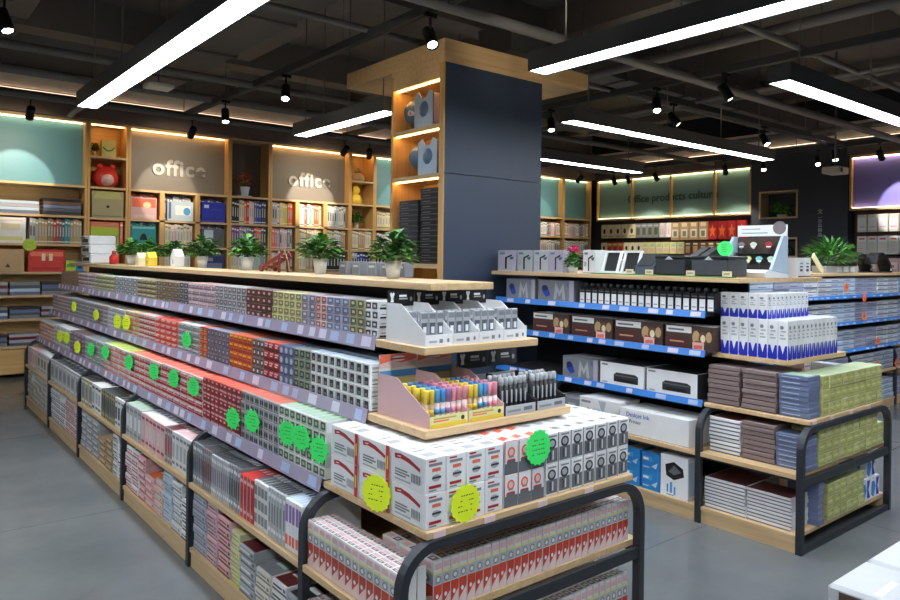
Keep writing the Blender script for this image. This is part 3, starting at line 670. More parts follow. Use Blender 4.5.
wf = [R(.14, .76, .8, .84, 'grey'), R(.14, .88, .5, .93, 'crimson'), R(.3, .60, .72, .70, 'coral'), ('e', .5, .42, .22, .1, 'silver'), R(.3, .40, .74, .46, 'dark'), R(.14, .14, .74, .22, 'crimson'), R(.14, .06, .5, .10, 'grey')]
DZ = .7205; BH = .116
whitebox = carton('supply_carton', .084, .200, BH - .001, 'white', front=wf, left=wl, top=[R(.2, .1, .8, .3, 'silver'), R(.2, .45, .8, .5, 'grey'), R(.3, .6, .7, .66, 'silver')])
redbox = carton('supply_carton', .0665, .2, BH - .001, 'white', front=[R(0, 0, 1, .34, 'midgrey'), R(0, .34, .06, 1, 'crimson'), R(.16, .34, .8, .44, 'midgrey'), ('e', .48, .68, .28, .16, 'coral'), ('e', .48, .68, .16, .1, 'blush'), R(.3, .52, .66, .56, 'grey'), R(.2, .42, .76, .47, 'red')], top=[R(.0, .0, 1, .04, 'crimson'), ('p', [(.2, .1), (.8, .18), (.8, .36), (.2, .28)], 'coral'), ('p', [(.2, .6), (.8, .68), (.8, .86), (.2, .78)], 'coral')])
greybox = carton('supply_carton', .0700, .2, BH - .001, 'white', front=[R(0, 0, .05, 1, 'dark'), R(.1, .06, .95, .5, 'midgrey'), R(.1, .5, .95, .52, 'silver'), ('e', .52, .66, .32, .18, 'dark'), ('e', .52, .67, .2, .11, 'silver'), R(.34, .14, .44, .44, 'dark'), R(.54, .14, .64, .44, 'paper'), R(.2, .88, .84, .93, 'grey')], top=[('e', .5, .25, .34, .12, 'silver'), ('e', .5, .25, .2, .06, 'midgrey'), ('e', .5, .72, .34, .12, 'silver'), R(.2, .48, .8, .5, 'silver')])
ys3 = [1.94, 2.145, 2.35]
stripbox = carton('supply_carton', .084, .200, BH - .001, 'white', front=wf, left=wl + [R(.90, .0, 1, 1, 'red'), R(.925, .3, .975, .7, 'yellow')], top=[R(.2, .1, .8, .3, 'silver'), R(.2, .45, .8, .5, 'grey')])
for me, n, x0, w, d in ((whitebox, 4, 1.400, .0855, 'white carton with red arched logo'), (redbox, 3, 1.747, .068, 'white and grey carton with red disc'), (greybox, 7, 1.953, .0712, 'white and grey carton with dark oval')):
    grid(me, 'supply_carton', 'carton', [x0 + (i + .5) * w for i in range(n)], ys3, [DZ, DZ + BH],
         lambda a, b, c, d=d: f'{ordn(a)} {d} from its left, {DEPTH[b]} row, {"upper" if c else "lower"} layer', 0, f'{d}s on the end deck')
for o in list(COL.objects):
    if o.name.startswith('supply_carton') and o.location.x < 1.48 and o.location.y > 2.0: o.data = stripbox; o['label'] = o['label'].replace('arched logo', 'logo and red strip')
# slim red and white boxes on the two lower end shelves
def slim(w, d, h, hue='vermilion'):
    f = [R(0, 0, 1, .07, 'blush'), R(.03, .07, .97, .52, hue), ('p', [(.03, .07), (.97, .07), (.97, .34), (.03, .10)], 'blush'), ('e', .42, .3, .16, .045, 'white'), R(.03, .74, .97, .79, 'lemon'), R(.03, .54, .97, .74, 'silver'), ('e', .5, .63, .34, .075, 'grey'), ('e', .5, .63, .2, .045, 'paper'), R(.1, .84, .9, .95, 'rose')]
    return carton('slim_box', w - .0015, d - .0015, h, 'paper', front=f, left=f, top=[R(.1, .1, .9, .44, 'dusk'), R(.1, .56, .9, .9, 'rose'), R(.3, .2, .7, .34, 'blush')])
for z, h, nr, nm in ((.4355, .168, 3, 'lower end shelf'), (.1005, .2, 2, 'base end shelf')):
    w = 1.022 / 28; me = slim(w, .10, h); hm = 28
    grid(me, 'slim_box', 'box', [1.452 + w * (i + .5) + .006 * (i // 7 - 1.5) * .4 for i in range(hm)], [1.905 + .102 * k for k in range(nr)], [z],
         lambda a, b, c: f'{ordn(a)} slim red and white box from the left corner, {DEPTH[b]} row, {nm}', 0, f'slim red and white boxes facing the {nm}')
    w2 = .597 / 13; me = slim(w2, .038, h, 'brick')
    grid(me, 'slim_box', 'box', [1.322 + .0385 * k for k in range(3)], [1.852 + w2 * (i + .5) for i in range(13)], [z],
         lambda a, b, c: f'{ordn(b)} slim crimson box from the corner post, {DEPTH[a]} aisle-side row, {nm}', SIDE, f'slim crimson boxes facing the aisle, {nm}', .0005)

def tray(label, x, y, z, w, d, hs, hf, k, side_k, front_art, head=None, rows=((.03, .0),), group=None):
    t = thing('display_tray', label, 'display tray', (x, y, z), 0, group)
    mb = MB(); mb.box(-w / 2 + .004, .004, 0, w / 2 - .004, d - .004, .008, k); mb.box(-w / 2 + .003, 0, 0, w / 2 - .003, .003, hf, k); mb.box(-w / 2 + .003, d - .003, 0, w / 2 - .003, d, hs, k)
    n0 = len(mb.v)
    for yy, zz in rows:
        if zz > .012: mb.box(-w / 2 + .004, yy - .028, .008, w / 2 - .004, min(yy + .028, d - .004), zz - .001, k)
    m2 = []
    for i, it in enumerate(front_art):
        kk = it[0]; pts = [(it[1], it[2]), (it[3], it[2]), (it[3], it[4]), (it[1], it[4])] if kk == 'r' else [(it[1] + it[3] * math.cos(2 * PI * q / 12), it[2] + it[4] * math.sin(2 * PI * q / 12)) for q in range(12)]
        mb.poly([((u - .5) * (w - .01), -.0006 - .0003 * i, v * hf) for u, v in pts], it[-1])
    mb.build('tray', t)
    for sx in (-1, 1):
        MB().prism([(0, 0), (d, 0), (d, hs), (d * .62, hs), (.01, hf + .012), (0, hf + .012)], sx * w / 2 - (.003 if sx > 0 else 0), sx * w / 2 + (0 if sx > 0 else .003), side_k, 'YZ').build('side_flap', t)
    if head:
        hw, hz0, hz1, hk, ha = head
        mb = MB(); mb.box(-hw / 2, d - .008, hz0, hw / 2, d - .004, hz1, hk)
        for i, it in enumerate(ha):
            if it[0] == 'r': pts = [(it[1], it[2]), (it[3], it[2]), (it[3], it[4]), (it[1], it[4])]
            elif it[0] == 'e': pts = [(it[1] + it[3] * math.cos(2 * PI * q / 12), it[2] + it[4] * math.sin(2 * PI * q / 12)) for q in range(12)]
            else: pts = it[1]
            mb.poly([((u - .5) * hw, d - .0088 - .0003 * i, hz0 + v * (hz1 - hz0)) for u, v in pts], it[-1])
        mb.build('header_card', t)
    return t
S1, S2 = .9975, 1.2725
stripes = [R(0, 0, 1, .3, 'sky'), ('p', [(0, .3), (1, .3), (1, .42), (0, .36)], 'white'), R(0, .42, 1, .66, 'blush'), ('p', [(0, .6), (.3, .72), (.6, .6), (1, .74), (1, 1), (0, 1)], 'coral'), ('e', .5, .8, .2, .12, 'white'), R(.3, .76, .7, .83, 'crimson')]
rows3 = ((.04, .0085), (.095, .0085), (.15, .0085), (.205, .0085))
MARK = {}
def marker(cap):
    if cap not in MARK:
        mb = MB(); mb.lathe([(.0085, 0), (.0098, .003), (.0098, .072)], 'blush' if cap != 'yellow' else 'tan', 10)
        mb.lathe([(.0108, .072), (.0108, .116), (.0095, .12), (0, .12)], cap, 10); mb.lathe([(.0099, .03), (.0099, .05)], cap, 10)
        MARK[cap] = mb.mesh('highlighter')
    return MARK[cap]
for q, (x, cols) in enumerate(((1.626, ['yellow', 'yellow', 'sky', 'sky', 'violet', 'pink', 'pink']), (1.808, ['pink', 'yellow', 'yellow', 'sky', 'sky', 'pink', 'pink']))):
    tn = ('left', 'right')[q]
    tray(f'{tn} pink and yellow marker tray on the middle end deck', x, 2.005, S1, .178, .33, .155, .042, 'lemon', 'rose', [R(0, .0, 1, .35, 'yellow'), R(.08, .5, .5, .62, 'coral'), R(.08, .72, .7, .84, 'tan'), ('e', .88, .6, .05, .2, 'dark')],
         (.178, .135, .225, 'white', stripes), rows3, 'marker trays on the middle end deck')
    for i, c in enumerate(cols):
        for j, (yy, zz) in enumerate(rows3):
            put(marker(c), 'highlighter', lab(f'{c} capped marker, {ordn(i)} from the left, {DEPTH[j]} row, {tn} marker tray'), 'marker', (x - .075 + i * .0250, 2.005 + yy, S1 + zz + .0004), 0, f'markers in the {tn} marker tray')
icon = [('p', [(.10, .25), (.22, .25), (.20, .5), (.25, .8), (.20, .88), (.16, .8), (.12, .88), (.07, .8), (.12, .5)], 'white'), R(.42, .42, .74, .52, 'silver'), R(.42, .58, .7, .72, 'white'), ('e', .87, .45, .05, .15, 'silver')]
mb = MB(); mb.lathe([(.008, 0), (.0105, .003), (.0105, .10)], 'black', 12); mb.lathe([(.0112, .10), (.0112, .122), (.008, .13), (0, .13)], 'silver', 12); mb.lathe([(.0107, .0), (.0107, .012)], 'silver', 12); mb.box(-.004, -.0112, .03, .004, -.0104, .08, 'silver')
penm = mb.mesh('black_pen')
for q, x in enumerate((1.988, 2.162)):
    tn = ('left', 'right')[q]
    tray(f'{tn} grey tray of black pens on the middle end deck', x, 2.005, S1, .168, .30, .11, .036, 'silver', 'dark', [R(.05, .3, .5, .55, 'grey'), R(.6, .3, .9, .7, 'midgrey')], (.166, .14, .215, 'dark', icon), ((.05, .0085), (.115, .0085)), 'black pen trays on the middle end deck')
    for i in range(6):
        for j, (yy, zz) in enumerate(((.05, .0085), (.115, .0085))):
            put(penm, 'black_pen', lab(f'black pen with silver cap, {ordn(i)} from the left, {DEPTH[j]} row, {tn} black pen tray'), 'pen', (x - .063 + i * .0252, 2.005 + yy, S1 + zz + .0004), 0, f'pens in the {tn} black pen tray')
mb = MB(); mb.bevbox(-.0165, -.006, 0, .0165, .006, .115, 'silver', .002); mb.box(-.013, -.0068, .03, .013, -.006, .075, 'slate'); mb.box(-.006, -.0074, .035, .009, -.0068, .06, 'white'); mb.box(-.014, -.0068, .09, .014, -.006, .11, 'grey'); mb.lathe([(.007, .02), (.007, .1)], 'silver', 8, (0, .012, 0))
blis = mb.mesh('blister_pack')
for q in range(4):
    x = 1.664 + .132 * q
    tray(f'{ordn(q)} white tray from the left on the upper end deck', x, 2.115, S2, .130, .26, .15, .042, 'white', 'white', [R(.1, .3, .4, .5, 'silver'), R(.5, .25, .64, .6, 'grey'), ('e', .85, .45, .05, .2, 'grey')], (.129, .135, .197, 'black', icon), ((.05, .0085), (.12, .0085)), 'white trays on the upper end deck')
    for i in range(3):
        for j, (yy, zz) in enumerate(((.05, .0085), (.12, .0085))):
            put(blis, 'blister_pack', lab(f'{ordn(i)} grey blister pack, {DEPTH[j]} row, {ordn(q)} white tray from the left'), 'blister pack', (x - .038 + i * .038, 2.115 + yy, S2 + zz + .0004), 0, f'blister packs in the {ordn(q)} white tray')

# ------------------------------------------------------------------ price bursts
STARM = {}
def star_mesh(r, k, spikes=11, seed=0):
    inner = .78
    if r > .062: spikes, inner = 17, .9
    rn = random.Random(seed); mb = MB(); pts = []
    for i in range(spikes * 2):
        a = PI * i / spikes; q = r * (1. if i % 2 == 0 else inner); pts.append((q * math.cos(a), q * math.sin(a)))
    mb.prism(pts, 0, .0025, k, 'XZ')
    for row in range(4):
        zz = r * (.42 - .26 * row); x = -r * .5
        while x < r * .45:
            w = r * rn.uniform(.06, .16)
            if rn.random() < .75: mb.poly([(x, -.0007, zz - r * .035), (x + w, -.0007, zz - r * .035 + r * .02), (x + w, -.0007, zz + r * .03), (x, -.0007, zz + r * .02)], 'moss')
            x += w + r * .05
    return mb.mesh('price_sign')
def star(label, x, y, z, r, k, rz=0., group=None):
    key = (r, k)
    if key not in STARM: STARM[key] = star_mesh(r, k, seed=len(STARM))
    return put(STARM[key], 'price_sign', lab(label), 'price sign', (x, y, z), rz, group)
star('large yellow starburst price sign on the end deck edge, facing the camera', 1.558, 1.826, .782, .066, 'neon_yellow')
star('large green starburst price sign among the red disc cartons', 1.904, 1.826, .915, .066, 'neon_green')
star('large yellow starburst price sign on the white cartons, facing the aisle', 1.37, 2.085, .785, .066, 'neon_yellow', SIDE + .3)
for i, (y, z) in enumerate(((2.50, .845), (2.65, .862), (2.775, .857), (3.13, .842), (3.355, .812), (3.90, .886), (4.23, .886), (4.60, .878), (5.15, .868), (5.78, .87), (6.22, .842))):
    star(f'{ordn(i)} green starburst sign from the end display on the low side shelf', 1.372, y, z, .057, 'neon_green', SIDE + .26, 'green signs on the low side shelf')
for i, (y, z) in enumerate(((6.70, .813), (7.13, .85), (7.42, .836))):
    star(f'{ordn(i)} yellow starburst sign from the end display on the low side shelf', 1.372, y, z, .058, 'neon_yellow', SIDE + .26, 'yellow signs on the low side shelf')
star('lone green starburst sign on the middle side shelf', 1.492, 4.37, 1.088, .052, 'neon_green', SIDE + .26)
for i, (y, z) in enumerate(((5.68, 1.09), (5.93, 1.08), (6.60, 1.085), (7.45, 1.105))):
    star(f'{ordn(i)} yellow starburst sign from the end display on the middle side shelf', 1.492, y, z, .05 if i > 1 else .06, 'neon_yellow', SIDE + .26, 'yellow signs on the middle side shelf')

# ------------------------------------------------------------------ right gondola: end unit
def stack(name, cat, desc, x, y, z, w, d, h, n, body, front, top, rz, where, left=None, jit=.004):
    me = carton(name, w, d, h - .0006, body, front=front, top=top, left=left or [])
    for i in range(n):
        tail = f'{ordn(n - 1 - i)} from the top' if n > 1 else 'single'
        put(me, name, lab(f'{desc}, {tail}, {where}'), cat, (x + RJ.uniform(-jit, jit) * .7, y + RJ.uniform(-jit, jit), z + .0004 + i * h), rz + RJ.uniform(-.008, .008), f'{desc}s {where}')
BR = [R(0, .12, 1, .3, 'cocoa'), R(0, .6, 1, .68, 'dusk')]; BL = [R(0, .1, 1, .25, 'slate'), R(.1, .5, .7, .6, 'ice')]
GX = 4.085
stack('notebook_pack', 'notebook pack', 'brown notebook pack', GX + .17, 2.372, .7205, .206, .32, .030, 8, 'taupe', BR, [R(.1, .1, .9, .9, 'dusk')], SIDE, 'far stack, top corner deck')
stack('notebook_pack', 'notebook pack', 'brown notebook pack', GX + .17, 2.145, .7205, .206, .32, .030, 8, 'taupe', BR, [R(.1, .1, .9, .9, 'dusk')], SIDE, 'middle stack, top corner deck')
stack('notebook_pack', 'notebook pack', 'slate blue notebook pack', GX + .09, 1.942, .7205, .170, .14, .030, 8, 'steelblue', BL, [R(.1, .1, .9, .9, 'mint')], SIDE, 'corner stack, top corner deck')
stack('notebook_pack', 'notebook pack', 'white striped notebook pack', GX + .12, 2.335, .4355, .20, .3, .0235, 9, 'white', [R(0, .0, 1, .34, 'slate')], [R(.04, .04, .96, .96, 'wine')], SIDE, 'far stack, middle corner shelf')
stack('notebook_pack', 'notebook pack', 'brown notebook pack', GX + .12, 2.126, .4355, .20, .3, .028, 8, 'taupe', BR, [R(.05, .05, .95, .95, 'cocoa')], SIDE, 'second stack, middle corner shelf')
stack('notebook_pack', 'notebook pack', 'slate blue notebook pack', GX + .045, 1.935, .4355, .165, .15, .028, 7, 'steelblue', BL, [R(.1, .1, .9, .9, 'slate')], SIDE, 'corner stack, middle corner shelf')
stack('notebook_pack', 'notebook pack', 'white ruled notebook pack', GX + .13, 2.303, .1005, .262, .42, .0205, 9, 'white', [R(0, .0, 1, .36, 'dusk')], [R(.02, .02, .98, .98, 'wine')], SIDE, 'in the far stack on the base shelf')
stack('notebook_pack', 'notebook pack', 'white ruled notebook pack', GX + .025, 2.033, .1005, .262, .20, .0205, 9, 'white', [R(0, .0, 1, .36, 'dusk')], [R(.02, .02, .98, .98, 'wine')], SIDE, 'in the near stack on the base shelf')
# pale green packs on the end face
def pea(w, d, h, s): return carton('sticky_note_pack', w - .002, d, h - .001, ('pea', 'pale_pea')[s], front=[R(.0, .0, 1, .04, 'olive'), R(.1 + .06 * s, .18, .9, .3, 'peadark'), R(.12, .5, .7 - .06 * s, .6, 'lemon'), R(.6, .68, .9, .86, 'peadark')], top=[R(.05, .05, .95, .95, 'mint'), R(.3, .2, .7, .8, 'pea')], left=[R(.0, .3, 1, .4, 'peadark')])
PZ = ((.7205, 3, .077, 10, 4.255, .085, 'top corner deck'), (.4355, 3, .072, 10, 4.215, .092, 'middle corner shelf'), (.1005, 3, .072, 6, 4.34, .085, 'base corner shelf'))
for z, rows, h, n, x0, w, nm in PZ:
    ms = [pea(w, .16, h, s) for s in (0, 1, 0, 1)]
    for a in range(n):
        k = rows + 0 - (1 if a == n - 1 and nm != 'top corner deck' else 0)
        for r in range(k if z > .2 else rows):
            put(ms[(a * 3 + r * 2 + a * r) % 4], 'sticky_note_pack', lab(f'{ordn(a)} pale green pack from the corner post, {ordn(r)} from the bottom, {nm}'), 'note pack', (x0 + (a + .5) * w, 1.925 + RJ.uniform(0, .006), z + .0004 + r * h), RJ.uniform(-.01, .01), f'pale green packs on the {nm}')
stack('notebook_pack', 'notebook pack', 'violet spined notebook pack', 4.245, 1.935, .1005, .07, .18, .036, 7, 'steelblue', [R(0, .1, 1, .3, 'mauve')], [R(.1, .1, .9, .9, 'lilac')], 0, 'behind the corner post on the base shelf')
for a, (w, k) in enumerate(((.1, 'silver'), (.09, 'blush'))): stack('sticky_note_pack', 'note pack', ('pale silver pack', 'blush pack')[a], 5.105 if not a else 5.105, 2.2 + .2 * a, .7205, w, .16, .05, 4, k, [R(0, .1, 1, .3, 'steelblue')], [R(.1, .1, .9, .9, 'ice')], 0, 'at the far end of the top corner deck')
for a, (x, z, n) in enumerate(((4.91, .1005, 'lower left'), (5.05, .1005, 'lower right'), (4.98, .2405, 'upper'))):
    me = carton('blue_bag_pack', .13, .2, .138, 'white', front=[('p', [(.0, .2), (.3, .05), (.55, .5), (.3, .95), (.05, .75)], 'azure'), ('p', [(.6, .1), (.95, .1), (.75, .5), (.95, .9), (.6, .9)], 'royal'), R(.1, .8, .5, .9, 'white')], left=[R(.1, .2, .8, .8, 'azure')], top=[R(.2, .2, .8, .8, 'azure')])
    put(me, 'blue_bag_pack', lab(f'blue and white pack at the end of the base corner shelf, {n}'), 'pack', (x, 1.96, z + .0004), 0)
# white boxes with blue wave on the small deck of the right gondola
WZ = 1.0355
wave = lambda: [R(.06, .0, .94, .08, 'royal'), ('p', [(.02, .04), (.06, .36), (.26, .36), (.5, .14), (.5, .04)], 'royal'), ('p', [(.5, .04), (.5, .14), (.74, .36), (.94, .36), (.98, .04)], 'royal'), R(.2, .52, .8, .56, 'silver'), R(.2, .6, .6, .64, 'silver'), ('e', .4, .82, .2, .05, 'grey'), R(.3, .7, .8, .74, 'silver'), R(0, .38, .03, 1, 'silver')]
wb = carton('tall_white_box', .0525, .0585, .228, 'white', front=wave(), left=wave(), top=[R(.2, .2, .8, .8, 'ice')])
xs = [4.157 + .0545 * i for i in range(12)]; yw = [2.022 + .0605 * i for i in range(7)]
for a, x in enumerate(xs):
    for b, y in enumerate(yw):
        if a and b > 2: continue
        put(wb, 'tall_white_box', lab(f'tall white box with blue wave, {ordn(a)} from the corner, {DEPTH[b] if b < 5 else ordn(b)} row, lower tier'), 'box', (x, y, WZ + .0004), 0, 'tall white and blue boxes on the small end deck')
wb2 = carton('tall_white_box', .0505, .0585, .15, 'white', front=wave(), left=wave(), top=[R(.2, .2, .8, .8, 'ice')])
for a in range(10):
    for b in range(5):
        if a and b > 2: continue
        put(wb2, 'tall_white_box', lab(f'short white box with blue wave, {ordn(a)} from the corner, {DEPTH[b]} row, upper tier'), 'box', (4.168 + .0525 * a, 2.152 + .0605 * b, WZ + .2292), 0, 'short white and blue boxes on the upper tier')

# ------------------------------------------------------------------ right gondola: long side
def side_box(name, cat, label, y0, y1, x, z, d, h, body, front, top=(), right=(), group=None):
    w = y1 - y0 - .004
    me = carton(name, w, d, h, body, front=list(front), top=list(top), right=list(right))
    return put(me, name, lab(label), cat, (x + d / 2, (y0 + y1) / 2, z + .0004), SIDE, group)
SX = 4.066; A2, A1, A0 = 1.2805, 1.0355, .7205
cam_art = [R(0, 0, 1, .06, 'silver'), ('p', [(.14, .72), (.3, .6), (.36, .3), (.24, .2), (.12, .46)], 'blue'), ('e', .2, .62, .09, .14, 'navy'), ('p', [(.45, .1), (.5, .9), (.62, .5), (.72, .9), (.78, .1), (.7, .1), (.68, .5), (.62, .25), (.55, .5), (.53, .1)], 'silver'), R(.88, .0, 1, 1, 'lilac'), R(.82, .7, .86, .9, 'steelblue')]
for i, (a, b) in enumerate(((4.29, 3.96), (3.93, 3.56))): side_box('webcam_box', 'box', ('far', 'near')[i] + ' grey box with blue camera picture under the top board', b, a, SX, A2, .2, .165, 'grey', cam_art, [R(.1, .1, .9, .9, 'silver')])
inkm = None
for i in range(19):
    mb = MB(); mb.bevbox(-.026, -.05, 0, .026, .05, .125, 'black', .002); mb.box(-.02, -.0512, .012, .02, -.05, .085, 'white'); mb.box(-.014, -.0516, .03, .014, -.0512, .036, 'grey'); mb.box(-.02, -.0512, .095, .02, -.05, .105, 'midgrey'); mb.lathe([(.018, .125), (.018, .15), (.013, .154), (0, .154)], 'dark', 12)
    inkm = inkm or mb.mesh('ink_bottle')
    for b in range(2): put(inkm, 'ink_bottle', lab(f'{ordn(i)} black ink bottle with white label from the small end deck, {DEPTH[b]} row'), 'ink bottle', (SX + .056 + .105 * b, 2.45 + .0575 * i, A2 + .0004), SIDE, 'black ink bottles with white labels')
ton = [R(0, 0, 1, 1, 'cocoa'), R(.02, .70, .56, .96, 'paper'), R(.06, .78, .4, .86, 'midgrey'), R(.05, .1, .5, .5, 'wine'), R(.1, .3, .4, .36, 'tan'), ('e', .66, .55, .08, .28, 'tan'), ('e', .8, .5, .09, .3, 'brown'), ('e', .8, .52, .05, .16, 'cream'), ('e', .92, .6, .06, .22, 'tan'), ('e', .68, .3, .06, .14, 'brick')]
for i, (a, b) in enumerate(((3.98, 3.60), (3.58, 3.20), (3.18, 2.79), (2.77, 2.425))):
    side_box('toner_box', 'box', f'{ordn(i)} dark brown toner box from the column, with white top corner', b, a, SX, A1, .22, .155, 'cocoa', ton, [R(.02, .1, .98, .9, 'paper')])
    t = MB().box(-.04, -.002, 0, .04, 0, .055, 'rose'); t.poly([(-.03, -.0026, .012), (.03, -.0026, .016), (.03, -.0026, .04), (-.03, -.0026, .036)], 'coral')
    put(t.mesh('price_tag'), 'price_tag', lab(f'pink price tag on the {ordn(i)} toner box from the column'), 'price tag', (SX - .006, b + .1, A1 + .001), SIDE)
pr = lambda: [R(0, .0, .025, 1, 'dark'), R(.06, .86, .2, .93, 'grey'), ('p', [(.34, .2), (.88, .2), (.88, .52), (.82, .60), (.40, .60), (.34, .5)], 'dark'), R(.36, .46, .86, .5, 'midgrey'), R(.42, .24, .8, .34, 'black'), R(.08, .1, .2, .16, 'silver')]
side_box('webcam_box', 'box', 'grey box with blue camera picture beside the printer boxes', 3.34, 3.68, SX + .018, A0, .24, .16, 'grey', cam_art, [R(.1, .1, .9, .9, 'silver')])
side_box('printer_box', 'box', 'white printer box with black printer picture, farther one', 2.945, 3.33, SX + .018, A0, .3, .16, 'white', pr(), [R(.02, .02, .98, .98, 'dark')])
side_box('printer_box', 'box', 'white printer box with black printer picture, nearer the brown stacks', 2.54, 2.935, SX + .018, A0, .3, .162, 'white', pr(), [R(.02, .02, .98, .98, 'black')], [R(.0, .0, 1, 1, 'dark')])
side_box('webcam_box', 'box', 'plain grey box under the blue strip, farthest along the middle shelf', 3.44, 3.68, 3.99, .4355, .24, .16, 'grey', [R(.1, .2, .5, .6, 'midgrey'), R(.6, .1, .9, .8, 'silver')], [])
side_box('mouse_box', 'box', 'white and grey box with black and blue device picture', 3.08, 3.43, 3.99, .4355, .24, .19, 'paper', [R(.0, .0, 1, .1, 'silver'), ('p', [(.16, .35), (.3, .3), (.36, .5), (.22, .62)], 'black'), R(.34, .16, .7, .6, 'sky'), R(.38, .22, .66, .54, 'azure'), ('p', [(.5, .95), (.62, .4), (.7, .95)], 'silver'), R(.06, .8, .3, .88, 'grey')], [R(.05, .05, .95, .95, 'white')])
db = side_box('long_printer_carton', 'carton', 'long white carton with blue and black print on the middle shelf', 2.535, 3.065, 3.985, .4355, .28, .17, 'white', [R(0, 0, 1, .03, 'silver')], [R(.49, 0, .51, 1, 'silver')])
text_part('Deskjet Ink', .040, .001, 'blue', db, (-.12, -.1412, .132), (PI / 2, 0, 0), 'lettering')
text_part('Printer', .034, .001, 'black', db, (-.14, -.1412, .088), (PI / 2, 0, 0), 'lettering')
blu = [R(.06, .55, .6, .8, 'sky'), R(.1, .6, .4, .74, 'white'), ('p', [(.55, .3), (.9, .55), (.8, .2)], 'ice'), R(.08, .15, .5, .3, 'sky'), R(.1, .2, .4, .24, 'white')]
for i, (y0, y1) in enumerate(((2.90, 3.04), (2.745, 2.89))):
    for j in range(2): side_box('blue_carton', 'carton', f'{("far", "near")[i]} bright blue carton on the base shelf, {("lower", "upper")[j]} one', y0, y1, 3.99, .1005 + j * .121, .3, .12, 'azure', blu, [R(.1, .1, .9, .9, 'silver')])
side_box('router_box', 'box', 'white box with black hexagon picture on the base shelf', 2.535, 2.74, 3.985, .1005, .12, .262, 'white', [('p', [(.22, .5), (.5, .42), (.86, .55), (.82, .74), (.5, .86), (.18, .76)], 'black'), ('p', [(.3, .6), (.5, .54), (.76, .64), (.5, .78)], 'midgrey'), R(.24, .1, .3, .3, 'sky'), R(.36, .1, .44, .36, 'sky'), R(.5, .06, .56, .26, 'sky'), R(.24, .04, .5, .06, 'grey')], [R(.05, .05, .95, .95, 'white')], [R(.1, .1, .9, .9, 'ice')])
for i in range(2): side_box('blue_carton', 'carton', ('nearer', 'farther')[i] + ' bright blue carton deep on the far base shelf', 3.08 + .3 * i, 3.36 + .3 * i, 3.99, .1005, .3, .2, 'azure', blu)

# ------------------------------------------------------------------ flat packs on the gondola behind
for lv, (z, h, nr, nm) in enumerate(((1.2705, .046, 4, 'top shelf'), (1.0005, .05, 4, 'second shelf'), (.7205, .05, 4, 'third shelf'), (.4355, .052, 4, 'wood shelf'), (.1005, .055, 4, 'base shelf'))):
    w = .285; n = 14 if lv < 3 else 9; XS = [5.66 + w * (a + .5) for a in range(14)] if lv < 3 else [7.925 + w * (a + .5) for a in range(4)] + [6.725 + w * (a + .5) for a in range(4)] + [9.125 + w * .5]; XS.sort()
    mes = [carton('flat_pack', w - .006, .3, h - .001, b, front=[R(0, 0, 1, .26, k1), R(.08, .42, .6, .58, k2), R(.0, .74, 1, .84, k3)], top=[R(.05, .05, .95, .95, k3)]) for b, k1, k2, k3 in (('ice', 'periwinkle', 'grey', 'white'), ('lilac', 'periwinkle', 'steelblue', 'ice'), ('paper', 'steelblue', 'periwinkle', 'ice'))]
    for a in range(n):
        xr = XS[a]
        for r in range(nr):
            put(mes[(a * 3 + a // 2) % 3], 'flat_pack', lab(f'flat blue and white pack, {ordn(a)} pile from the left, {rown(r, nr)} one, {nm} behind'), 'pack', (xr + RJ.uniform(-.003, .003), (3.285 if lv < 3 else 3.31) + RJ.uniform(0, .01), z + .0004 + r * h), RJ.uniform(-.01, .01), f'flat packs on the {nm} behind the right gondola')
dm = MB().prism([(-.055, 0), (0, -.055), (.055, 0), (0, .055)], 0, .002, 'neon_orange', 'XZ'); dm.box(-.025, -.0006, -.008, .025, -.0002, .0, 'brick'); dm.box(-.02, -.0006, .01, .02, -.0002, .016, 'brick')
dm = dm.mesh('price_sign')
for i, (x, z, l) in enumerate(((7.6, 1.365, 'top shelf packs'), (8.04, 1.245, 'top shelf strip'), (8.04, 1.055, 'second shelf packs'), (8.40, .775, 'third shelf packs'), (8.93, .50, 'wood shelf packs'), (8.40, .53, 'wood shelf packs near a dark post'))):
    put(dm, 'price_sign', lab(f'orange diamond price sign on the {l} behind'), 'price sign', (x, 3.085, z), 0, 'orange diamond price signs')
# ------------------------------------------------------------------ plants
def foliage(n, rx, h, seed, mats=('leaf_a', 'leaf_b', 'leaf_c'), lw=.02, ll=.06, droop=.22, base=0., ry=None):
    rn = random.Random(seed); mb = MB(); ry = ry or rx
    for i in range(n):
        a = rn.uniform(0, 2 * PI); q = rn.random() ** .6; el = rn.uniform(.15, 1.)
        p = Vector((math.cos(a) * rx * q * .75, math.sin(a) * ry * q * .75, base + h * el * (1 - .45 * q * q)))
        d = Vector((math.cos(a) * (.3 + q), math.sin(a) * (.3 + q), rn.uniform(-.2, .8))).normalized(); L = ll * rn.uniform(.7, 1.3); W = lw * rn.uniform(.7, 1.2)
        s = d.cross(Vector((0, 0, 1))).normalized() * W; m = p + d * L * .55; e = p + d * L + Vector((0, 0, -droop * L)); k = mats[rn.randrange(len(mats))]
        c = Vector((0, 0, -W * .25))
        mb.poly([p, m - s, m + c], k, True); mb.poly([p, m + c, m + s], k, True); mb.poly([m - s, e, m + c], k, True); mb.poly([m + c, e, m + s], k, True)
    return mb
def stems(n, rx, h, seed, base=0., ry=None):
    rn = random.Random(seed); mb = MB(); ry = ry or rx
    for i in range(n):
        a = rn.uniform(0, 2 * PI); q = rn.random()
        mb.tube([(math.cos(a) * .3 * rx * q, math.sin(a) * .3 * ry * q, base - .01), (math.cos(a) * .5 * rx * q, math.sin(a) * .5 * ry * q, base + h * .45), (math.cos(a) * .8 * rx * q, math.sin(a) * .8 * ry * q, base + h * rn.uniform(.6, .9))], .0018, 'leaf_c', 5)
    return mb
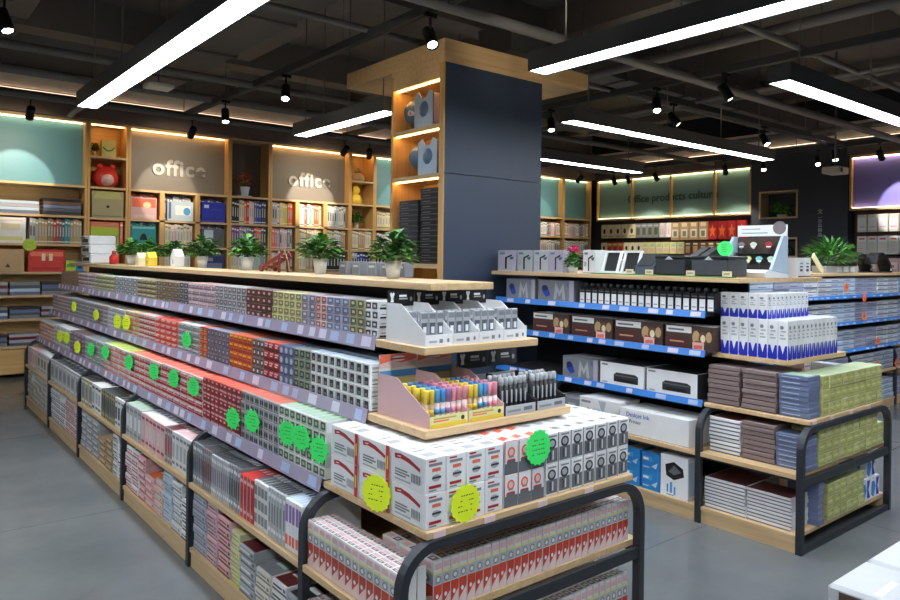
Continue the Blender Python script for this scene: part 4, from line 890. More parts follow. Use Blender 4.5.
POT = MB().lathe([(0, 0), (.028, 0), (.040, .082), (.036, .082), (.034, .072), (0, .072)], 'pot_white', 20).mesh('pot')
FOL = [foliage(230, .105, .135, 20 + i, base=.07).mesh('foliage') for i in range(3)]; STE = [stems(12, .1, .13, 30 + i, .07).mesh('stem') for i in range(3)]
def child(me, name, t, loc=(0, 0, 0)):
    o = bpy.data.objects.new(name, me); COL.objects.link(o); o.parent = t; o.location = loc; return o
def plant(label, x, y, z, i, s=1., group=None):
    t = thing('potted_plant', lab(label), 'plant', (x, y, z), i * 1.3, group); t.scale = (s, s, s)
    child(POT, 'pot', t); child(FOL[i % 3], 'foliage', t); child(STE[i % 3], 'stem', t); return t
TB = 1.5055
for i, (l, x, y, s) in enumerate((('leafy green plant in a white pot at the rounded end of the top board', 1.862, 2.715, 1.0), ('bright green plant in a white pot beside the red wooden rack', 1.95, 3.56, 1.05), ('green plant in a white pot on the far side of the red wooden rack', 1.98, 4.62, 1.08),
    ('green plant in a pale pot, right of the white house-shaped box', 2.03, 5.60, 1.1), ('green plant between the two house-shaped boxes', 1.98, 6.12, 1.0), ('green plant behind the yellow house-shaped box', 1.95, 6.72, 1.05), ('farthest green plant in a white pot, next to the red bottle', 1.9, 7.1, 1.1))):
    plant(l, x, y, TB, i, s, 'potted plants on the long top board')
def house(label, x, y, k, k2, s=1.):
    t = thing('gift_box', lab(label), 'gift box', (x, y, TB), -PI / 2)
    mb = MB(); mb.prism([(-.05 * s, 0), (.05 * s, 0), (.055 * s, .075 * s), (0, .125 * s), (-.055 * s, .075 * s)], -.035, .035, k); mb.build('box_body', t)
    mb = MB(); mb.box(-.012, -.036, .02 * s, .012, -.035, .05 * s, k2); mb.tube([(0, 0, .12 * s), (0, 0, .14 * s)], .004, k2, 6); mb.build('ribbon', t)
house('white house-shaped gift box among the plants', 1.93, 5.885, 'white', 'silver', 1.15); house('yellow house-shaped gift box among the plants', 1.86, 6.34, 'yellow', 'tan', .95); house('pale cream house-shaped gift box left of the yellow one', 1.83, 6.52, 'cream', 'tan', .9)
t = thing('red_bottle', 'small red bottle next to the white and black device stack', 'bottle', (1.88, 7.62, TB)); MB().lathe([(0, 0), (.04, 0), (.042, .07), (.018, .10)], 'red', 16).build('bottle_body', t); MB().lathe([(.02, .1), (.02, .13), (0, .132)], 'crimson', 12).build('cap', t)
for i in range(3):
    t = thing('desk_printer', lab(f'white and black device, {("lowest", "middle", "topmost")[i]} of the pile at the far end of the top board'), 'printer', (1.88, 8.2 + .03 * i, TB + .096 * i), -PI / 2, 'white and black devices at the far end')
    mb = MB(); mb.bevbox(-.19, -.13, 0, .19, .13, .095, 'paper', .012); mb.build('body', t); MB().box(-.10, -.137, .025, .15, -.1301, .06, 'black').build('paper_slot', t); MB().box(-.17, -.1345, .066, .0, -.1301, .082, 'slate').build('control_panel', t)
# red wooden rack
t = thing('wooden_rack', 'slanting red-brown wooden rack with string on the top board', 'rack', (1.93, 4.07, TB), -PI / 2)
mb = MB(); mb.tube([(-.13, -.03, .025), (.13, -.03, .105)], .010, 'redwood', 8, flat=(.022, .016)); mb.tube([(-.13, .03, .025), (.13, .03, .105)], .010, 'redwood', 8, flat=(.022, .016)); mb.build('rail', t)
for x in (-.11, -.03, .05, .11):
    z = .025 + (x + .13) / .26 * .08; MB().tube([(x, -.045, z), (x, .045, z)], .008, 'redwood', 8).build('cross_bar', t)
for sx in (-1, 1): MB().tube([(.10, sx * .03, 0), (.10, sx * .03, .13)], .009, 'redwood', 8).build('post', t); MB().lathe([(.022, -.008), (.022, .008)], 'redwood', 14, (-.115, sx * .045, .022), axis='Y').build('wheel', t)
MB().tube([(.11, 0, .11), (.15, -.02, .13), (.16, 0, .06), (.15, .01, .01), (.17, .02, .003)], .003, 'tan', 6).build('string', t)
gb = carton('grey_box', .075, .06, .072, 'grey', front=[R(.1, .1, .9, .9, 'midgrey'), R(.2, .6, .8, .75, 'silver')], top=[R(.1, .1, .9, .9, 'silver')])
for i, (x, y, w) in enumerate(((2.03, 3.40, 0), (2.05, 3.30, 0), (2.04, 3.13, 0), (2.05, 3.02, 0), (2.06, 2.91, 0))): put(gb, 'grey_box', lab(f'{ordn(i)} small grey box behind the plants, counting from the far plant'), 'box', (x, y, TB + .0004), SIDE + .05 * i, 'small grey boxes on the long top board')

# ------------------------------------------------------------------ things on top of the right gondola
lampart = [R(0, 0, 1, .05, 'silver'), ('p', [(.42, .1), (.52, .1), (.52, .62), (.82, .72), (.80, .80), (.42, .66)], 'black'), ('p', [(.66, .66), (.92, .70), (.88, .56), (.74, .55)], 'slate'), R(.12, .8, .4, .9, 'steelblue'), R(.1, .3, .3, .5, 'lilac')]
for i, (a, b, k) in enumerate(((4.21, 4.42, 'lilac'), (4.02, 4.19, 'silver'), (3.845, 4.005, 'silver'), (3.69, 3.84, 'lilac'), (3.38, 3.50, 'paper'))):
    side_box('lamp_box', 'box', f'{ordn(i)} pale lamp carton from the column, with desk lamp picture', a, b, 4.09, TB, .13, .17, k, lampart, [R(.1, .1, .9, .9, 'ice')])
t = thing('flower_pot', 'pink flowering plant in a low white pot between the lamp cartons', 'plant', (4.085, 3.59, TB)); t.scale = (.7, .7, .8)
MB().lathe([(0, 0), (.04, 0), (.055, .05), (.05, .05), (0, .045)], 'pot_white', 20).build('pot', t); foliage(240, .095, .15, 51, base=.04, ll=.045).build('foliage', t); foliage(120, .075, .07, 52, ('petal_pink',), .018, .03, .1, base=.18).build('blossom', t)
mb = MB(); mb.box(0, 0, 0, .10, 1.06, .006, 'leaf_a'); put(mb.mesh('turf_runner'), 'turf_runner', 'green turf runner along the front edge of the right top board', 'runner', (4.04, 2.32, TB))
tag_me = MB(); tag_me.prism([(-.03, 0), (.03, 0), (.03, .032), (-.03, .032)], -.003, .003, 'cream'); tag_me.box(-.02, -.0036, .01, .02, -.003, .022, 'khaki'); tag_me = tag_me.mesh('price_tag')
for i, y in enumerate((2.30, 2.55, 2.86, 3.02)): put(tag_me, 'price_tag', lab(f'cream price tag on the turf runner, {ordn(i)} from the display stand'), 'price tag', (4.05, y + .03, TB + .0065), SIDE, 'cream price tags on the turf runner')
for i, y in enumerate((3.30, 3.13)):
    t = thing('tablet_stand', lab(('far', 'near')[i] + ' white frame stand holding a black screen'), 'stand', (4.16, y, TB + .007), SIDE)
    mb = MB(); mb.box(-.075, -.02, 0, .075, .08, .012, 'white'); mb.prism([(-.02, .0), (.0, .0), (.055, .15), (.035, .15)], -.072, -.058, 'white', 'YZ'); mb.prism([(-.02, .0), (.0, .0), (.055, .15), (.035, .15)], .058, .072, 'white', 'YZ'); mb.box(-.075, .03, .146, .075, .06, .16, 'white'); mb.build('frame', t)
    MB().prism([(.0, .014), (.008, .014), (.055, .146), (.047, .146)], -.056, .056, 'black', 'YZ').build('screen', t)
t = thing('desk_printer', 'small dark blue-grey device beside the black bins', 'printer', (4.17, 2.965, TB + .007), SIDE)
MB().prism([(-.07, 0), (.10, 0), (.10, .13), (.03, .135), (-.07, .05)], -.075, .075, 'slate', 'YZ').build('body', t); MB().prism([(-.068, .053), (.028, .137), (.024, .141), (-.072, .057)], -.06, .06, 'dark', 'YZ').build('control_panel', t)
for i, (a, b) in enumerate(((2.63, 2.86), (2.33, 2.59))):
    t = thing('desk_bin', lab(('farther', 'nearer')[i] + ' charcoal lidded desk bin on the right top board'), 'bin', (4.165, (a + b) / 2, TB + .007), SIDE)
    w = b - a - .01; MB().bevbox(-w / 2, -.1, 0, w / 2, .13, .105, 'dark' if i == 0 else 'charcoal', .006).build('bin_body', t); MB().bevbox(-w / 2 - .003, -.105, .106, w / 2 + .003, .135, .126, 'black', .005).build('lid', t); MB().prism([(-.03, .10), (.03, .10), (.0, .122)], -.109, -.1052, 'silver').build('clasp', t)
SX0, SY0 = 4.53, 2.43
t = thing('display_stand', 'white slanted counter display with coloured paper fans and a header', 'display', (SX0, SY0, TB), SIDE)
mb = MB(); mb.prism([(-.17, 0), (.12, 0), (.12, .02), (-.14, .05), (-.19, .03)], -.185, .185, 'white', 'YZ'); mb.build('base', t)
for s in (-.18, .162): MB().prism([(-.09, .051), (.12, .021), (.12, .27), (.06, .27)], s, s + .018, 'ice', 'YZ').build('side_panel', t)
MB().box(-.161, .108, .022, .161, .119, .262, 'cocoa').build('back_panel', t)
for k, z in enumerate((.06, .155)): MB().box(-.160, .02 + .03 * k, z, .160, .107, z + .006, 'dark').build('shelf', t)
mb = MB(); mb.box(-.16, .104, .271, .18, .112, .345, 'white'); mb.box(-.13, .1035, .29, .05, .104, .296, 'grey'); mb.box(-.13, .1035, .315, .0, .104, .323, 'silver'); mb.prism([(.13 + .045 * math.cos(a * PI / 6), .325 + .045 * math.sin(a * PI / 6)) for a in range(12)], .1028, .1036, 'dusk'); mb.build('header_card', t)
FN = dict(offwhite='cream', dusk='grey brown', aqua='pale blue')
for i, (k, x, z) in enumerate((('offwhite', -.03, .162), ('crimson', .075, .162), ('dusk', -.115, .162), ('lime', -.13, .067), ('lemon', -.055, .067), ('aqua', .02, .067), ('mint', .10, .067))):
    mb = MB(); mb.prism([(0, .02)] + [(.034 * math.sin(a), .02 + .05 * math.cos(a)) for a in [-.8 + 1.6 * q / 6 for q in range(7)]], 0, .005, k); mb.box(-.006, -.001, 0, .006, .006, .024, 'dark'); mb.box(-.016, -.0008, .034, .016, -.0001, .042, 'white')
    put(mb.mesh('paper_fan'), 'paper_fan', lab(f'{FN.get(k, k)} paper fan in the white counter display'), 'fan', (SX0 + (.07 if z > .1 else .05), SY0 - x, TB + z + .0004), SIDE, 'paper fans in the white counter display')
mb = MB(); mb.lathe([(.05, 0), (.05, .003)], 'neon_green', 28, axis='Y')
for k in range(4): mb.box(-.026, -.0006, .022 - .014 * k, .016 - .006 * (k % 2), -.0002, .027 - .014 * k, 'green')
put(mb.mesh('price_sign'), 'price_sign', 'round green price sign on the white counter display', 'price sign', (SX0 - .10, SY0 + .135, TB + .185), SIDE + .3)
me = carton('white_box', .1, .1, .13, 'white', front=[R(.3, .3, .7, .42, 'navy'), R(.3, .5, .7, .58, 'navy'), R(.3, .68, .7, .74, 'steelblue'), R(0, 0, 1, .07, 'brown')], top=[R(.1, .1, .9, .9, 'ice')])
for i, (x, y) in enumerate(((4.88, 2.32), (4.99, 2.33), (4.885, 2.44))): put(me, 'white_box', lab(f'small white carton with navy print by the counter display, {("left front", "right front", "rear")[i]}'), 'carton', (x, y, TB + .0004), .02)
for i in range(2):
    t = thing('file_holder', lab(f'black upright file holder behind the counter display, {("left", "right")[i]}'), 'file holder', (4.42 + .0 * i, 2.68 + .075 * i, TB), SIDE)
    MB().prism([(-.1, 0), (.1, 0), (.1, .2), (-.1, .12)], -.03, .03, 'black', 'YZ').build('holder_body', t); MB().box(-.012, -.1014, .03, .012, -.1001, .06, 'silver').build('label_slot', t)
# on the gondola behind
t = thing('planter', 'long low planter of ferny green leaves on the flat pack gondola', 'plant', (7.72, 3.28, TB))
mb = MB(); mb.prism([(-.28, 0), (.46, 0), (.48, .07), (-.30, .07)], -.07, .07, 'silver'); mb.build('trough', t)
for q in range(3): MB().box(-.05 + .16 * q, -.075, .01, .06 + .16 * q, -.0705, .06, 'white').build('label_plate', t)
f = foliage(420, .50, .20, 77, lw=.014, ll=.17, droop=.12, base=.09, ry=.12); f.build('foliage', t); stems(26, .4, .16, 78, .06, .1).build('stem', t)
o = MB().tube([(7.26, 3.17, TB + .012), (7.03, 3.16, TB + .17)], .02, 'cream', 8, flat=(.05, .016)).build('wooden_stick'); tag(o, 'pale wooden stick leaning beside the ferny planter', 'stick')
for i in range(3):
    t = thing('curved_stand', lab(f'black curved stand on the flat pack gondola, {ordn(i)} from the planter'), 'stand', (8.40 + .17 * i, 3.52 - .145 * i, TB), 0, 'black curved stands')
    pts = [(-.16, 0, .10), (-.12, 0, .165 + .012 * i), (0, 0, .185 + .012 * i), (.10, 0, .165), (.20, 0, .10), (.265, 0, .012)]
    mb = MB(); mb.tube([Vector((x, y, z)) for x, y, z in pts], .02, 'black', flat=(.03, .13)); mb.build('curved_panel', t); MB().box(-.02, -.05, 0, .27, .05, .011, 'dark').build('base', t); MB().box(.20, -.071, .02, .235, -.066, .05, 'silver').build('label_plate', t)

# ------------------------------------------------------------------ low table of white packs beside the camera
t = thing('display_table', 'low pale wood table holding white wrapped packs beside the camera', 'table', (1.965, -.68, 0))
MB().bevbox(0, 0, .51, 1.5, 1.56, .54, 'pale_maple', .004).build('table_top', t)
for x in (.02, 1.44):
    for y in (.02, 1.5): MB().box(x, y, 0, x + .04, y + .04, .509, 'frame_metal').build('leg', t)
wp = MB(); wp.bevbox(-.12, -.155, 0, .12, .155, .068, 'silver', .010)
art(wp, 'left', [R(.1, .1, .3, .8, 'cocoa'), R(.34, .1, .5, .8, 'blush'), R(.56, .1, .62, .8, 'grey'), R(.7, .3, .9, .6, 'cocoa')], .24, .31, .068); art(wp, 'front', [R(.1, .1, .5, .8, 'blush'), R(.6, .1, .7, .8, 'cocoa')], .24, .31, .068); art(wp, 'top', [R(.2, .3, .7, .36, 'ice'), R(.1, .6, .6, .66, 'paper'), R(.05, .1, .3, .14, 'paper')], .24, .31, .068)
wp = wp.mesh('wrapped_pack')
for a in range(4):
    for b in range(4):
        for c in range(3): put(wp, 'wrapped_pack', lab(f'white wrapped pack on the low table, {ordn(a)} across, {ordn(b)} back row, {rown(c, 3)} layer'), 'pack', (2.115 + .255 * a, .695 - .325 * b, .5404 + .07 * c), 0, 'white wrapped packs on the low table')
# ------------------------------------------------------------------ bookcases on the back wall
BY = 10.60
def bookcase(label, x0, x1, cols, levels, panel=None, top=3.40, sign=None, drawers=False):
    """cols: x of inner uprights between the second-highest board and the bottom; levels: board tops from low to high"""
    t = thing('bookcase', label, 'bookcase', (x0, BY, 0)); W = x1 - x0; D = .36
    for x in (0, W - .03): MB().box(x, 0, 0, x + .03, D, top, 'warmlit_maple_upright').build('side_panel', t)
    MB().box(.03, D - .015, 0, W - .03, D, top - .03, 'warmlit_honey_veneer').build('back_panel', t)
    MB().box(.03, 0, top - .03, W - .03, D - .015, top, 'pale_maple').build('top_board', t)
    for z in levels: MB().box(.03, .004, z - .03, W - .03, D - .015, z, 'pale_maple').build('shelf', t)
    zt = levels[-1] if panel else top - .03
    for cx0, cx1 in cols: MB().box(cx0 - x0, .004, 0.0, cx1 - x0, D - .015, zt - .031, 'warmlit_maple_upright').build('divider', t)
    if panel:
        k, led = panel
        MB().box(.031, .14, levels[-1] + .001, W - .031, .17, top - .031, k).build('sign_panel', t)
        MB().box(.05, .09, top - .041, W - .05, .105, top - .031, led).build('led_strip', t)
        if sign: text_part(sign[0], sign[1], .02, 'letter_grey', t, (sign[2] - x0, .128, sign[3]), (PI / 2, 0, 0), spacing=1.12, bold=.009)
    elif 'niche' in label: MB().box(.031, .31, 2.521, W - .031, .33, top - .031, 'niche_grey').build('niche_panel', t)
    else:
        MB().box(.05, .05, top - .040, W - .05, .07, top - .031, 'led_warm').build('led_strip', t)
    if drawers:
        for i in range(2):
            d = MB().bevbox(.03 + i * (W - .06) / 2 + .004, -.016, .06, .03 + (i + 1) * (W - .06) / 2 - .004, .003, levels[0] - .04, 'warmlit_honey_veneer', .003).build('drawer_front', t)
            MB().box(.03 + (i + .5) * (W - .06) / 2 - .05, -.03, levels[0] - .085, .03 + (i + .5) * (W - .06) / 2 + .05, -.0165, levels[0] - .07, 'frame_metal').build('handle', d)
    return t
LV = [.41, .76, 1.06, 1.36, 1.73, 2.11, 2.52]
bookcase('bookcase with the first teal panel at the far left', .84, 2.27, (), LV, ('teal_panel', 'led_soft'), drawers=True)
bookcase('narrow bookcase with the red plush and tan bag', 2.275, 2.79, (), [.41, .76, 1.06, 1.36, 1.73, 2.10, 2.52, 2.94])
bookcase('bookcase under the first office sign', 2.795, 4.245, ((3.22, 3.29), (3.73, 3.80)), [.41, .76, 1.06, 1.36, 1.72, 2.10, 2.52], ('greyed_panel', 'led_warm'), sign=('office', .31, 3.53, 2.86))
bookcase('tall bookcase with the red flower niche', 4.25, 4.905, (), [.41, .76, 1.06, 1.36, 1.72, 2.10, 2.52])
bookcase('bookcase under the second office sign', 4.91, 6.365, ((5.35, 5.42), (5.86, 5.93)), [.41, .76, 1.06, 1.36, 1.72, 2.10, 2.52], ('greyed_panel', 'led_warm'), sign=('office', .31, 5.66, 2.86))
bookcase('narrow bookcase with the yellow plush left of the column', 6.37, 6.86, (), [.41, .76, 1.06, 1.36, 1.73, 2.10, 2.52, 2.92])
for i, (a, b) in enumerate(((6.865, 8.08), (8.085, 9.30), (9.305, 10.52), (10.525, 11.745), (11.75, 12.66))):
    bookcase(('teal panel bookcase directly left of the column', 'teal panel bookcase hidden behind the column, left one', 'teal panel bookcase hidden behind the column, right one', 'teal panel bookcase just right of the column', 'teal panel bookcase in the room corner')[i], a, b, (), LV, ('teal_panel', 'led_soft'))
bookcase('bookcase left of the first teal panel, at the room edge', -.6, .835, (), LV, ('teal_panel', 'led_soft'))
BOOK = {}
def book(k, w, h):
    key = (k, round(w, 3), round(h, 2))
    if key not in BOOK: BOOK[key] = carton('book', w - .0015, .20, h, k, front=[R(.12, .82, .88, .9, 'paper' if k not in ('white', 'cream', 'paper', 'offwhite') else 'grey'), R(.3, .3, .7, .7, 'silver' if k != 'silver' else 'dark'), R(0, .06, 1, .1, 'dark' if k in ('white', 'cream', 'paper') else 'offwhite')], top=[R(.08, .02, .92, .98, 'paper')])
    return BOOK[key]
WORD = dict(offwhite='ivory', paper='pale', azure='bright blue', royal='royal blue', pea='pale green', rose='dusty pink', blush='light pink', dusk='brown grey', steelblue='steel blue', mint='mint green', ice='icy blue', taupe='grey brown', slate='slate grey', midgrey='mid grey', dark='charcoal', wine='wine red')
def books(x0, x1, z, h, ks, where, w=.044, y=BY + .12, cover=1):
    n = int((x1 - x0) / w); RB = random.Random(5)
    for i in range(n):
        k = ks[min(len(ks) - 1, int(i * len(ks) / n))]
        put(book(k, w, round(h - .02 * (i * 7 % 3) / 2, 2)), 'book', lab(f'{WORD.get(k, k)} book, {ordn(i)} from the left, {where}'), 'book', (x0 + (i + .5) * w, y + .003 * (i % 3), z + .0004), 0, f'books {where}')
def facebook(x, z, w, h, k, arts, label, y=BY + .04, name='display_book', cat='book', d=.03):
    put(carton(name, w, d, h, k, front=arts, top=[R(.02, .1, .98, .9, 'paper')]), name, lab(label), cat, (x, y, z + .0004), 0)
def flat(k1, k2): return [R(.05, .1, .95, .28, k1), R(.1, .4, .6, .5, k2), R(.1, .55, .8, .6, k2)]
# far left bookcase
def bundle(label, x, z, w, h, ks, seed):
    t = thing('folded_bundle', lab(label), 'folded cloth', (x, BY + .17, z)); n = len(ks); rn = random.Random(seed)
    for i, k in enumerate(ks):
        hh = h / n; mb = MB(); a = [(-w / 2, i * hh + .002), (w / 2, i * hh + .002), (w / 2 + .006, i * hh + hh * .5)]
        topc = [(w / 2 - w * q / 6, (i + 1) * hh - .001 + (rn.uniform(-.006, .0) if i == n - 1 else 0)) for q in range(7)]
        mb.prism(a + topc + [(-w / 2 - .006, i * hh + hh * .5)], -.14, .14, k); mb.build('folded_layer', t)
bundle('pale blue folded bundle on the upper left shelf', 1.46, 2.1105, .48, .17, ['steelblue', 'ice', 'lilac', 'ice'], 1); bundle('dark folded bundle with black top on the upper left shelf', 1.98, 2.1105, .44, .22, ['dark', 'slate', 'steelblue', 'brown', 'black'], 2)
WHR = 'second shelf under the far left teal panel'
facebook(1.39, 1.7305, .34, .33, 'white', [R(.1, .1, .9, .25, 'lemon'), R(.2, .5, .8, .75, 'cream'), R(.1, .84, .9, .9, 'blush')], 'white cover book at the far left of the shelf above the tan bag')
books(1.60, 2.23, 1.7305, .33, ['silver', 'khaki', 'tan', 'olive', 'brick', 'slate', 'teal', 'tan', 'khaki'], WHR, .034)
facebook(1.36, 1.3605, .36, .29, 'tan', [('p', [(.42, .2), (.58, .2), (.5, .38)], 'cocoa')], 'tan bag with a dark triangle on the left shelf', name='paper_bag', cat='bag', d=.1)
facebook(1.80, 1.3605, .42, .29, 'red', [R(.05, .7, .95, .9, 'coral'), R(.36, .5, .46, .82, 'cream'), R(.56, .5, .66, .82, 'cream'), R(.1, .1, .9, .2, 'crimson')], 'bright red flat box beside the tan bag', d=.06, name='flat_box', cat='box')
facebook(2.08, 1.3605, .12, .15, 'lime', [R(.1, .4, .9, .7, 'leaf')], 'small lime box beside the bright red box', d=.1, name='small_box', cat='box'); facebook(2.19, 1.3605, .09, .14, 'azure', [R(.2, .3, .8, .6, 'navy')], 'small blue box beside the lime box', d=.1, name='small_box', cat='box')
put(star_mesh(.085, 'lime', 12, 3), 'price_sign', 'lime starburst price sign below the white cover book', 'price sign', (1.60, BY - .004, 1.71))
for j, (z, l) in enumerate(((1.0605, 'upper'), (.7605, 'middle'), (.4105, 'lower'))):
    for i in range(3):
        bundle(f'grey blue folded bundle, {ordn(i)} from the left, {l} shelf over the drawers', 1.20 + .36 * i, z, .33, .15 if j else .17, [['slate', 'lilac', 'maroon', 'silver'], ['steelblue', 'ice', 'slate', 'grey'], ['grey', 'slate', 'steelblue', 'dark']][(i + j) % 3], 5 + i + j)
put(MB().prism([(-.08, -.03), (-.04, -.06), (.05, -.05), (.08, 0), (.04, .05), (-.04, .06)], 0, .003, 'neon_orange').mesh('price_sign'), 'price_sign', 'orange price sign on the shelf with folded bundles', 'price sign', (2.02, BY - .006, 1.02))
# narrow bookcase
t = thing('gift_bag', 'yellow green bag with a dark curve in the top cubby', 'bag', (2.56, BY + .16, 2.9405)); mb = MB(); mb.box(-.09, -.05, 0, .09, .05, .24, 'pea'); mb.build('bag_body', t); mb = MB(); mb.tube([(-.075 + .015 * q, -.054, .14 - .05 * math.sin(PI * q / 10)) for q in range(11)], .008, 'moss', 6); mb.build('printed_curve', t)
t = thing('potted_plant', 'small dark plant left of the yellow green bag', 'plant', (2.385, BY + .17, 2.9405)); t.scale = (.55, .8, .9); child(POT, 'pot', t); child(FOL[1], 'foliage', t)
t = thing('plush_toy', 'round red plush with a pale pink front in the narrow bookcase', 'plush toy', (2.53, BY + .16, 2.5205))
mb = MB(); mb.lathe([(.165 * math.sin(PI * q / 14) * (1 + .12 * math.cos(PI * q / 14)), .15 - .15 * math.cos(PI * q / 14)) for q in range(15)], 'red', 22); mb.build('body', t)
mb = MB(); mb.lathe([(.095 * math.sin(PI * q / 10), .10 - .09 * math.cos(PI * q / 10)) for q in range(11)], 'rose', 18, (0, -.095, .01)); mb.build('front_pad', t)
for sx in (-1, 1): MB().lathe([(.04 * math.sin(PI * q / 8), .04 - .04 * math.cos(PI * q / 8)) for q in range(9)], 'red', 12, (sx * .08, -.05, .25)).build('tuft', t)
facebook(2.53, 2.1005, .40, .36, 'khaki', [('e', .5, .42, .05, .05, 'black'), ('p', [(.05, .72), (.95, .72), (.86, .98), (.14, .98)], 'pea'), R(.06, .04, .94, .08, 'olive')], 'tan envelope bag with a black button in the narrow bookcase', name='paper_bag', cat='bag', d=.08)
facebook(2.50, 1.7305, .36, .31, 'lime', [R(0, .78, 1, 1, 'coral'), R(.05, .05, .95, .4, 'olive'), R(.1, .86, .9, .93, 'tan')], 'lime and red cover book in the narrow bookcase'); books(2.69, 2.76, 1.7305, .32, ['coral', 'orange'], 'beside the lime and red cover book')
books(2.32, 2.75, 1.3605, .3, ['tan', 'khaki', 'cream', 'coral'], 'lower cubby of the narrow bookcase', .062)
# first office bookcase
OF = 'under the first office sign'
books(2.84, 3.20, 2.1005, .36, ['orange', 'coral', 'tan', 'orange'], f'upper left cubby {OF}', y=BY + .2); facebook(3.01, 2.1005, .35, .31, 'rose', [R(.04, .55, .96, .95, 'coral'), ('e', .62, .66, .16, .14, 'cream'), R(.1, .08, .9, .22, 'blush')], 'rose and coral cover book under the first office sign')
books(3.30, 3.71, 2.1005, .36, ['steelblue', 'ice', 'lilac', 'ice'], f'upper middle cubby {OF}', y=BY + .2); facebook(3.52, 2.1005, .37, .28, 'ice', [R(.04, .1, .14, .95, 'steelblue'), R(.3, .3, .9, .8, 'white'), ('e', .75, .5, .14, .2, 'sky')], 'icy blue cover book under the first office sign')
books(3.81, 4.20, 2.1005, .36, ['navy', 'purple', 'slate', 'navy'], f'upper right cubby {OF}', y=BY + .2); facebook(4.01, 2.1005, .36, .30, 'royal', [R(.1, .7, .3, .86, 'ice'), R(.06, .14, .9, .2, 'navy'), R(.4, .6, .9, .66, 'blue')], 'royal blue cover book under the first office sign')
books(2.84, 3.20, 1.7205, .34, ['teal', 'aqua', 'slate', 'teal'], f'middle left cubby {OF}', y=BY + .2); facebook(3.01, 1.7205, .34, .29, 'teal', [('p', [(.34, .3), (.4, .55), (.5, .64), (.6, .55), (.66, .3)], 'black'), R(.05, .85, .95, .95, 'aqua'), R(.05, .05, .95, .15, 'ice')], 'teal cover book with a black arch')
books(3.30, 3.71, 1.7205, .33, ['cream', 'blush', 'offwhite', 'cream', 'blush'], f'centre cubby {OF}'); books(3.81, 4.20, 1.7205, .34, ['purple', 'slate', 'moss', 'navy'], f'middle right cubby {OF}', y=BY + .2)
facebook(4.01, 1.7205, .35, .28, 'slate', [R(.1, .5, .5, .95, 'ice'), ('p', [(.5, .1), (.95, .1), (.9, .8)], 'moss'), ('e', .3, .3, .16, .2, 'mint')], 'dark patterned cover book under the first office sign')
books(2.84, 3.20, 1.3605, .3, ['tan', 'cream', 'coral'], f'lower left cubby {OF}', .062); books(3.30, 3.71, 1.3605, .3, ['cream', 'tan', 'offwhite'], f'lower middle cubby {OF}', .062); books(3.81, 4.20, 1.3605, .32, ['dusk', 'slate', 'navy'], f'lower right cubby {OF}', y=BY + .2)
facebook(4.01, 1.3605, .35, .26, 'navy', [R(.1, .1, .9, .5, 'steelblue'), R(.1, .6, .5, .8, 'grey')], 'navy cover book in the lower right cubby')
# flower niche bookcase
t = thing('flower_vase', 'white vase of red flowers in the dark niche', 'vase', (4.55, BY + .15, 2.5205))
MB().lathe([(0, 0), (.11, 0), (.11, .018), (0, .02)], 'ice', 18).build('saucer', t); MB().lathe([(0, .02), (.05, .02), (.075, .16), (.07, .16), (0, .15)], 'ice', 18).build('pot', t)
foliage(130, .115, .22, 61, ('petal_red', 'petal_red', 'leaf_c', 'coral'), .024, .05, .2, base=.18).build('blossom', t); stems(14, .2, .2, 62, .15).build('stem', t)
NI = 'under the flower niche'
books(4.29, 4.87, 2.1005, .36, ['black', 'black', 'cream', 'orange', 'red', 'blush', 'steelblue', 'blue', 'navy', 'dark'], f'upper shelf {NI}', .04); books(4.29, 4.87, 1.7205, .34, ['purple', 'purple', 'violet', 'silver', 'mauve', 'slate', 'red', 'orange', 'slate', 'dark'], f'middle shelf {NI}', .04); books(4.29, 4.87, 1.3605, .3, ['cream', 'white', 'silver', 'mint', 'grey'], f'lower shelf {NI}', .04)
# second office bookcase
OS = 'under the second office sign'
books(4.95, 5.34, 2.1005, .36, ['silver', 'cream', 'blush', 'yellow', 'lime', 'coral', 'orange'], f'upper left cubby {OS}'); books(5.43, 5.85, 2.1005, .36, ['white', 'coral', 'white', 'aqua', 'cream', 'coral', 'orange', 'cream'], f'upper middle cubby {OS}'); books(5.94, 6.33, 2.1005, .36, ['silver', 'silver', 'ice', 'paper', 'silver'], f'upper right cubby {OS}')
books(4.95, 5.34, 1.7205, .33, ['coral', 'lilac', 'silver', 'rose', 'grey', 'silver'], f'middle left cubby {OS}'); books(5.43, 5.85, 1.7205, .33, ['cream', 'tan', 'blush', 'pea'], f'centre cubby {OS}'); books(5.94, 6.33, 1.7205, .33, ['cream', 'paper', 'tan'], f'middle right cubby {OS}')
books(4.95, 5.34, 1.3605, .3, ['blush', 'cream', 'brown'], f'lower left cubby {OS}', .062); books(5.43, 5.85, 1.3605, .3, ['cream', 'tan', 'dark'], f'lower middle cubby {OS}', .062); books(5.94, 6.33, 1.3605, .32, ['black', 'black', 'black'], f'lower right cubby {OS}', .06)
